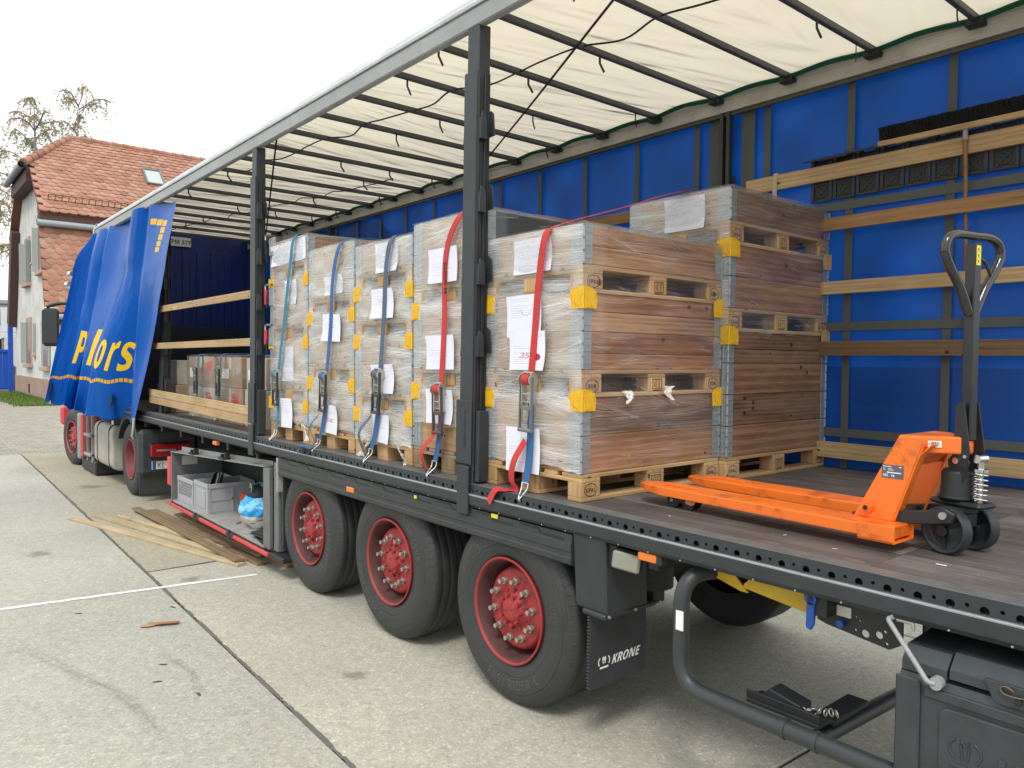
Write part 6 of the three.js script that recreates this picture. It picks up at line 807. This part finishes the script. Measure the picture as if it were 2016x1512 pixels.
// ================================================================ broom and plastic pallet behind the far slats
{
  const z = ZW + 0.085, B = thing('push_broom', 'wide black broom head up with wooden stick on the far slats', 'broom', null, [1.62, 0, 0]);
  const head = sub(B, 'head'); head.position.set(0, 3.415, ZW + 0.07); head.rotation.z = 0.004; head.rotation.x = 0.15;
  part(head, 'board', cb(-0.50, 0.62, -0.018, 0.018, -0.035, 0.035, 0.006), wd.lath[0]);
  const bm = M([0.008, 0.0085, 0.009], 0.9), bg = new THREE.ConeGeometry(0.006, 0.12, 4, 1, true).rotateX(PI).translate(0, 0.075, 0), n = 3500, im = new THREE.InstancedMesh(bg, bm, n), o = new THREE.Object3D(), r = rng(66); im.name = 'bristles'; im.userData.kind = 'stuff'; im.castShadow = true;
  for (let i = 0; i < n; i++) { o.position.set(-0.49 + 1.1 * r(), 0.005, -0.032 + 0.064 * r()); o.rotation.set((r() - 0.5) * 0.35, r() * 6, (r() - 0.5) * 0.35); const s = 0.62 + r() * 0.14; o.scale.set(1, s, 1); o.updateMatrix(); im.setMatrixAt(i, o.matrix); } head.add(im);
  part(head, 'bristle_core', cb(-0.495, 0.615, 0.0185, 0.078, -0.028, 0.028, 0.01), bm);
  part(B, 'ferrule', cyl('y', 0.0155, 0.07, 0.02, 3.365, ZW + 0.076, 12), mt.aluDull);
  part(B, 'stick', tube([[0.02, 3.37, ZW + 0.076], [0.028, 2.93, ZW + 0.060], [0.036, 2.5, ZW + 0.044], [0.046, 1.95, ZW + 0.030]], 0.0125, 10), M([0.30, 0.17, 0.09], 0.5, { map: TW[1] }));
  const P = thing('plastic_pallet', 'black plastic lattice pallet wedged behind the topmost far slat', 'pallet'), pm = dirt([0.03, 0.033, 0.036], 0.55, 4);
  const zc = ZW + 0.0145; let x = 0.62;
  const cellG = merge([cb(0, 0.155, 0, 0.014, 0, 0.025, 0.003), cb(0, 0.155, 0.30, 0.314, 0, 0.025, 0.003), cb(0, 0.022, 0.014, 0.30, 0, 0.025, 0.003), cb(0.133, 0.155, 0.014, 0.30, 0, 0.025, 0.003), cb(0.02, 0.135, 0.118, 0.13, 0, 0.02, 0.002), (() => { const g = cb(-0.075, 0.075, -0.004, 0.004, 0, 0.016, 0.001); g.rotateZ(0.78); g.translate(0.078, 0.066, 0); return g; })(), (() => { const g = cb(-0.075, 0.075, -0.004, 0.004, 0, 0.016, 0.001); g.rotateZ(-0.78); g.translate(0.078, 0.066, 0); return g; })(), (() => { const g = new THREE.TorusGeometry(0.034, 0.006, 6, 16); g.translate(0.078, 0.066, 0.01); return g; })()]);
  for (let k = 0; k < 10; k++) { const c = part(P, 'lattice_cell', cellG, pm); c.position.set(x, 3.105 + k * 0.0028, zc); c.scale.z = 0.7; part(P, 'back_sheet', cb(x + 0.018, x + 0.137, 3.12 + k * 0.0028, 3.40, zc + 0.001, zc + 0.005, 0.001), mt.black); const d = part(P, 'deck_rib', merge([cb(0, 0.158, 0, 0.012, 0, 0.075, 0.003), cb(0.06, 0.085, -0.012, 0.0, 0, 0.07, 0.003)]), pm); d.position.set(x - 0.035, 3.402 + k * 0.0028 - (k % 2) * 0.006, zc + 0.01); d.rotation.x = 0.25; x += 0.163; }
}
// ================================================================ things in the tool locker
{
  const y0 = 0.2255, gcrate = (label, x0, x1, z0, z1, h, lattice) => { const C = thing('plastic_crate', label, 'crate', 'grey crates in the tool locker', [x0, y0, z1]); const w = x1 - x0, d = z1 - z0, m = mt.crateGrey;
    part(C, 'base', cb(0, w, 0, 0.012, -d, 0, 0.003), m); part(C, 'back', cb(0, w, 0.013, h, -d, -d + 0.012, 0.003), m); part(C, 'end', cb(0, 0.012, 0.013, h, -d + 0.013, -0.013, 0.003), m);
    part(C, 'rim', merge([cb(-0.008, w + 0.008, h - 0.05, h, -0.012, 0.012, 0.004), cb(w - 0.012, w + 0.012, h - 0.05, h, -d, -0.013, 0.004)]), m); part(C, 'post', cb(w - 0.03, w + 0.006, 0, h - 0.051, -0.03, 0.008, 0.003), m); part(C, 'post', cb(-0.006, 0.03, 0, h - 0.051, -0.03, 0.008, 0.003), m);
    if (lattice) { for (let i = 0; i < 11; i++) for (const s of [-1, 1]) part(C, 'lattice_bar', (() => { const g = cb(-0.16, 0.16, -0.006, 0.006, -0.006, 0.002, 0.001); g.rotateZ(s * 1.0); g.translate(0.075 + i * (w - 0.15) / 10, h * 0.55, s > 0 ? 0.001 : -0.004); return g; })(), m); part(C, 'front', cb(0.03, w - 0.03, 0.013, h * 0.28, -0.012, 0.004, 0.003), m); part(C, 'front_backing', cb(0.03, w - 0.03, h * 0.285, h - 0.051, -0.02, -0.014, 0.002), M([0.20, 0.205, 0.215], 0.6)); }
    else { part(C, 'front', cb(0.03, w - 0.03, 0.013, h - 0.051, -0.012, 0.0, 0.003), m); part(C, 'front_rib', cb(0.08, w - 0.08, 0.05, h - 0.09, 0.0, 0.01, 0.003), m); }
    part(C, 'side', cb(w - 0.012, w, 0.013, h - 0.051, -d + 0.013, -0.031, 0.003), m); part(C, 'side_rib', cb(w, w + 0.009, h * 0.42, h * 0.48, -d + 0.02, -0.035, 0.002), m); part(C, 'side_rib', cb(w, w + 0.009, 0.0, h - 0.052, -d * 0.55, -d * 0.5, 0.002), m); return C; };
  gcrate('grey lattice-sided crate at the left of the open tool locker', -6.1, -5.53, -0.56, -0.06, 0.30, true); gcrate('grey folding crate with solid sides in the open tool locker', -5.47, -5.02, -0.58, -0.06, 0.33, false);
  const r = rng(8); for (let i = 0; i < 6; i++) { const o = solid('corner_bracket', cb(-0.10, 0.10, -0.004, 0.004, -0.05, 0.05, 0.002), i % 3 ? mt.steelDark : mt.galv, `${['first', 'second', 'third', 'fourth', 'fifth', 'sixth'][i]} metal piece from the left sticking out of the folding crate`, 'metal piece', 'metal pieces in the folding crate'); o.position.set(-5.40 + i * 0.06, y0 + 0.32, -0.25 + 0.03 * (i % 2)); o.rotation.set(0.3, 0.5 + r(), 1.1 - 0.2 * r()); }
  const RC = thing('plastic_crate', 'small red plastic crate beside the blue bag in the locker', 'crate', null, [-4.72, y0, -0.30]); for (const [a, b, c, d, e, f] of [[0, 0.3, 0, 0.012, -0.26, 0], [0, 0.3, 0.013, 0.26, -0.012, 0], [0.288, 0.3, 0.013, 0.07, -0.26, -0.013], [0.288, 0.3, 0.2, 0.26, -0.26, -0.013], [0.288, 0.3, 0.071, 0.199, -0.04, -0.013], [0.288, 0.3, 0.071, 0.199, -0.15, -0.11], [0, 0.287, 0.013, 0.26, -0.26, -0.248]]) part(RC, 'panel', cb(a, b, c, d, e, f, 0.003), mt.crateRed);
  // blue plastic bag, sagging and creased
  const bagT = canvasTex(256, 256, (x, w, h) => { x.fillStyle = '#2e9bd6'; x.fillRect(0, 0, w, h); x.fillStyle = '#d6d6cf'; x.fillRect(0, 150, w, 106); x.fillStyle = '#7cc4e8'; for (let i = 0; i < 30; i++) { x.beginPath(); x.ellipse((i * 67) % 256, (i * 41) % 150, 18, 10, i, 0, 7); x.fill(); } x.fillStyle = '#3a3f48'; for (let i = 0; i < 14; i++) x.fillRect((i * 53) % 256, 170 + (i * 29) % 70, 30, 3); });
  const bag = thing('plastic_bag', 'blue and white plastic carrier bag in the open tool locker', 'bag', null, [-4.05, y0, -0.25]); const bg = sheet(56, 30, (u, v) => { const a = u * 2 * PI, f = Math.sin(Math.min(1, v * 1.5 + 0.18) * PI * 0.5) * (1 - 0.42 * sst(0.62, 1, v)); const cr = 1 + 0.16 * (fbm(Math.cos(a) * 3 + 5, v * 6 + Math.sin(a) * 3, 91, 4) - 0.47) * 2; return [Math.cos(a) * 0.22 * f * cr, v * 0.36 + 0.04 * (fbm(Math.cos(a) * 2 + 3, Math.sin(a) * 2, 92, 2) - 0.5) * v, Math.sin(a) * 0.18 * f * cr]; }, (u, v) => [u * 2, v]); part(bag, 'body', bg, M([0.95, 0.95, 0.95], 0.35, { map: bagT, side: THREE.DoubleSide })); part(bag, 'handle', ribbon([[-0.03, 0.34, 0.05], [0.0, 0.43, 0.06], [0.06, 0.47, 0.0], [0.08, 0.36, -0.03]], 0.035, 0.002, [0.3, 0, 1]), M([0.16, 0.55, 0.62], 0.4, { side: THREE.DoubleSide })); part(bag, 'contents', new THREE.SphereGeometry(0.13, 18, 12).scale(1.1, 0.7, 0.9).translate(0, 0.35, 0), M([0.02, 0.025, 0.04], 0.8));
  for (let i = 0; i < 5; i++) { const o = solid('rubber_mat', cb(-0.2, 0.2, -0.005, 0.005, -0.1, 0.1, 0.003), mt.rubber, `black anti-slip mat, ${['bottom', 'second', 'middle', 'fourth', 'top'][i]} of the pile in the locker`, 'mat', 'rubber mats in the locker'); o.position.set(-3.52 + 0.02 * (i % 2), y0 + 0.0055 + i * 0.0115, -0.14 - 0.03 * (i % 3)); o.rotation.y = (i - 2) * 0.09; }
  solid('metal_plate', (() => { const s = new THREE.Shape(); s.absellipse(0, 0, 0.2, 0.1, 0, 7); const g = new THREE.ExtrudeGeometry(s, { depth: 0.01, bevelEnabled: true, bevelSize: 0.003, bevelThickness: 0.003, bevelSegments: 1, curveSegments: 16 }); g.rotateX(-PI / 2); return projUV(g.translate(-4.55, y0 + 0.004, -0.13)); })(), mt.aluDull, 'flat rounded metal plate lying on the locker floor', 'plate');
  // white metal handles and tools above the bag
  solid('tool_handle', bent([[-4.10, 0.62, -0.18], [-4.02, 0.70, -0.16], [-3.94, 0.66, -0.14], [-4.0, 0.6, -0.16], [-4.12, 0.58, -0.2]], 0.02, 0.008, 8), mt.alu, 'light metal hook handle poking out above the blue bag', 'handle'); 
}
// ================================================================ planks and scraps on the ground
{
  const plank = (label, a, b, y, m, v, w = 0.10) => { const dx = b[0] - a[0], dz = b[1] - a[1], l = Math.hypot(dx, dz); const o = solid('wooden_plank', cb(-l / 2, l / 2, 0, 0.026, -w / 2, w / 2, 0.003, 'x', v * 0.61, v * 0.17), m, label, 'plank', 'planks lying on the ground'); o.position.set((a[0] + b[0]) / 2, y + 0.002, (a[1] + b[1]) / 2); o.rotation.y = -Math.atan2(dz, dx); return o; };
  plank('nearest pale plank on the ground, crossing the slab joint', [-6.85, 0.97], [-3.55, 0.11], 0, wd.ground[0], 1, 0.08); plank('second pale plank from the camera on the ground', [-6.78, 0.69], [-3.70, 0.02], 0, wd.ground[1], 2, 0.075); plank('third pale plank partly under the dark planks', [-6.62, 0.47], [-3.72, -0.12], 0, wd.ground[0], 3, 0.07);
  plank('dark plank lying on top of the pale planks', [-6.85, 0.24], [-3.60, 0.105], 0.029, wd.ground[2], 4, 0.095); plank('dark plank just behind the topmost dark plank', [-6.72, 0.08], [-3.46, -0.06], 0.0, wd.ground[2], 5, 0.11); plank('farthest dark plank reaching to the front trailer wheel', [-6.3, -0.12], [-3.22, -0.25], 0.0, wd.lathOld[0], 6, 0.11);
  const s = thing('wood_scrap', 'splintered brown bark scrap on the concrete', 'wood scrap', null, [-2.35, 0.002, 1.13], 1.2); const r = rng(71);
  for (let i = 0; i < 5; i++) { const g = cb(-0.11 + 0.02 * i, 0.10 - 0.015 * i * (i % 2), 0, 0.006 + 0.004 * r(), -0.02, 0.02 - 0.004 * i, 0.002, 'x', i * 0.3, i * 0.1); g.rotateY((r() - 0.5) * 0.3); const o = part(s, 'splinter', g, i % 2 ? wd.lathOld[0] : wood(1, [0.50, 0.27, 0.16])); o.position.set(0.02 * r(), i * 0.004, -0.03 + i * 0.013); o.rotation.x = (r() - 0.5) * 0.3; }
  part(s, 'bark_end', projUV(new THREE.SphereGeometry(0.05, 12, 8).scale(1.1, 0.16, 0.55).translate(-0.09, 0.009, 0)), wood(1, [0.55, 0.36, 0.24]));
  const leafM = M([0.09, 0.07, 0.05], 0.9), rr = rng(17); [[-1.6, 1.32], [-1.35, 1.42], [-1.02, 1.28], [-3.0, 1.55], [-2.72, 0.95]].forEach(([x, z], i) => { const sh = new THREE.Shape(); sh.moveTo(-0.028, 0); sh.quadraticCurveTo(0, 0.018, 0.03, 0); sh.quadraticCurveTo(0, -0.016, -0.028, 0); const g = new THREE.ExtrudeGeometry(sh, { depth: 0.0015, bevelEnabled: false }); g.rotateX(-PI / 2); const o = solid('dead_leaf', projUV(g), leafM, 'small dark dead leaf lying on the concrete', 'leaf', 'dead leaves on the concrete'); o.position.set(x, 0.003, z); o.rotation.y = rr() * 6; });
  const sc = M([0.72, 0.68, 0.60], 0.8); [[2.36, -0.30], [1.75, -0.28], [1.2, -0.2], [2.0, -0.22]].forEach(([x, z], i) => { const o = solid('paper_scrap', cb(-0.018, 0.018, 0, 0.002, -0.005, 0.005, 0.0005), sc, `${['largest white', 'second', 'leftmost', 'third'][i]} scrap on the load floor before the pallet truck`, 'scrap', 'scraps on the load floor'); o.position.set(x, D + 0.0025, z); o.rotation.y = i * 1.3; if (i) o.scale.setScalar(0.5); });
}
scene.updateMatrixWorld(true);
renderer.render(scene, camera);
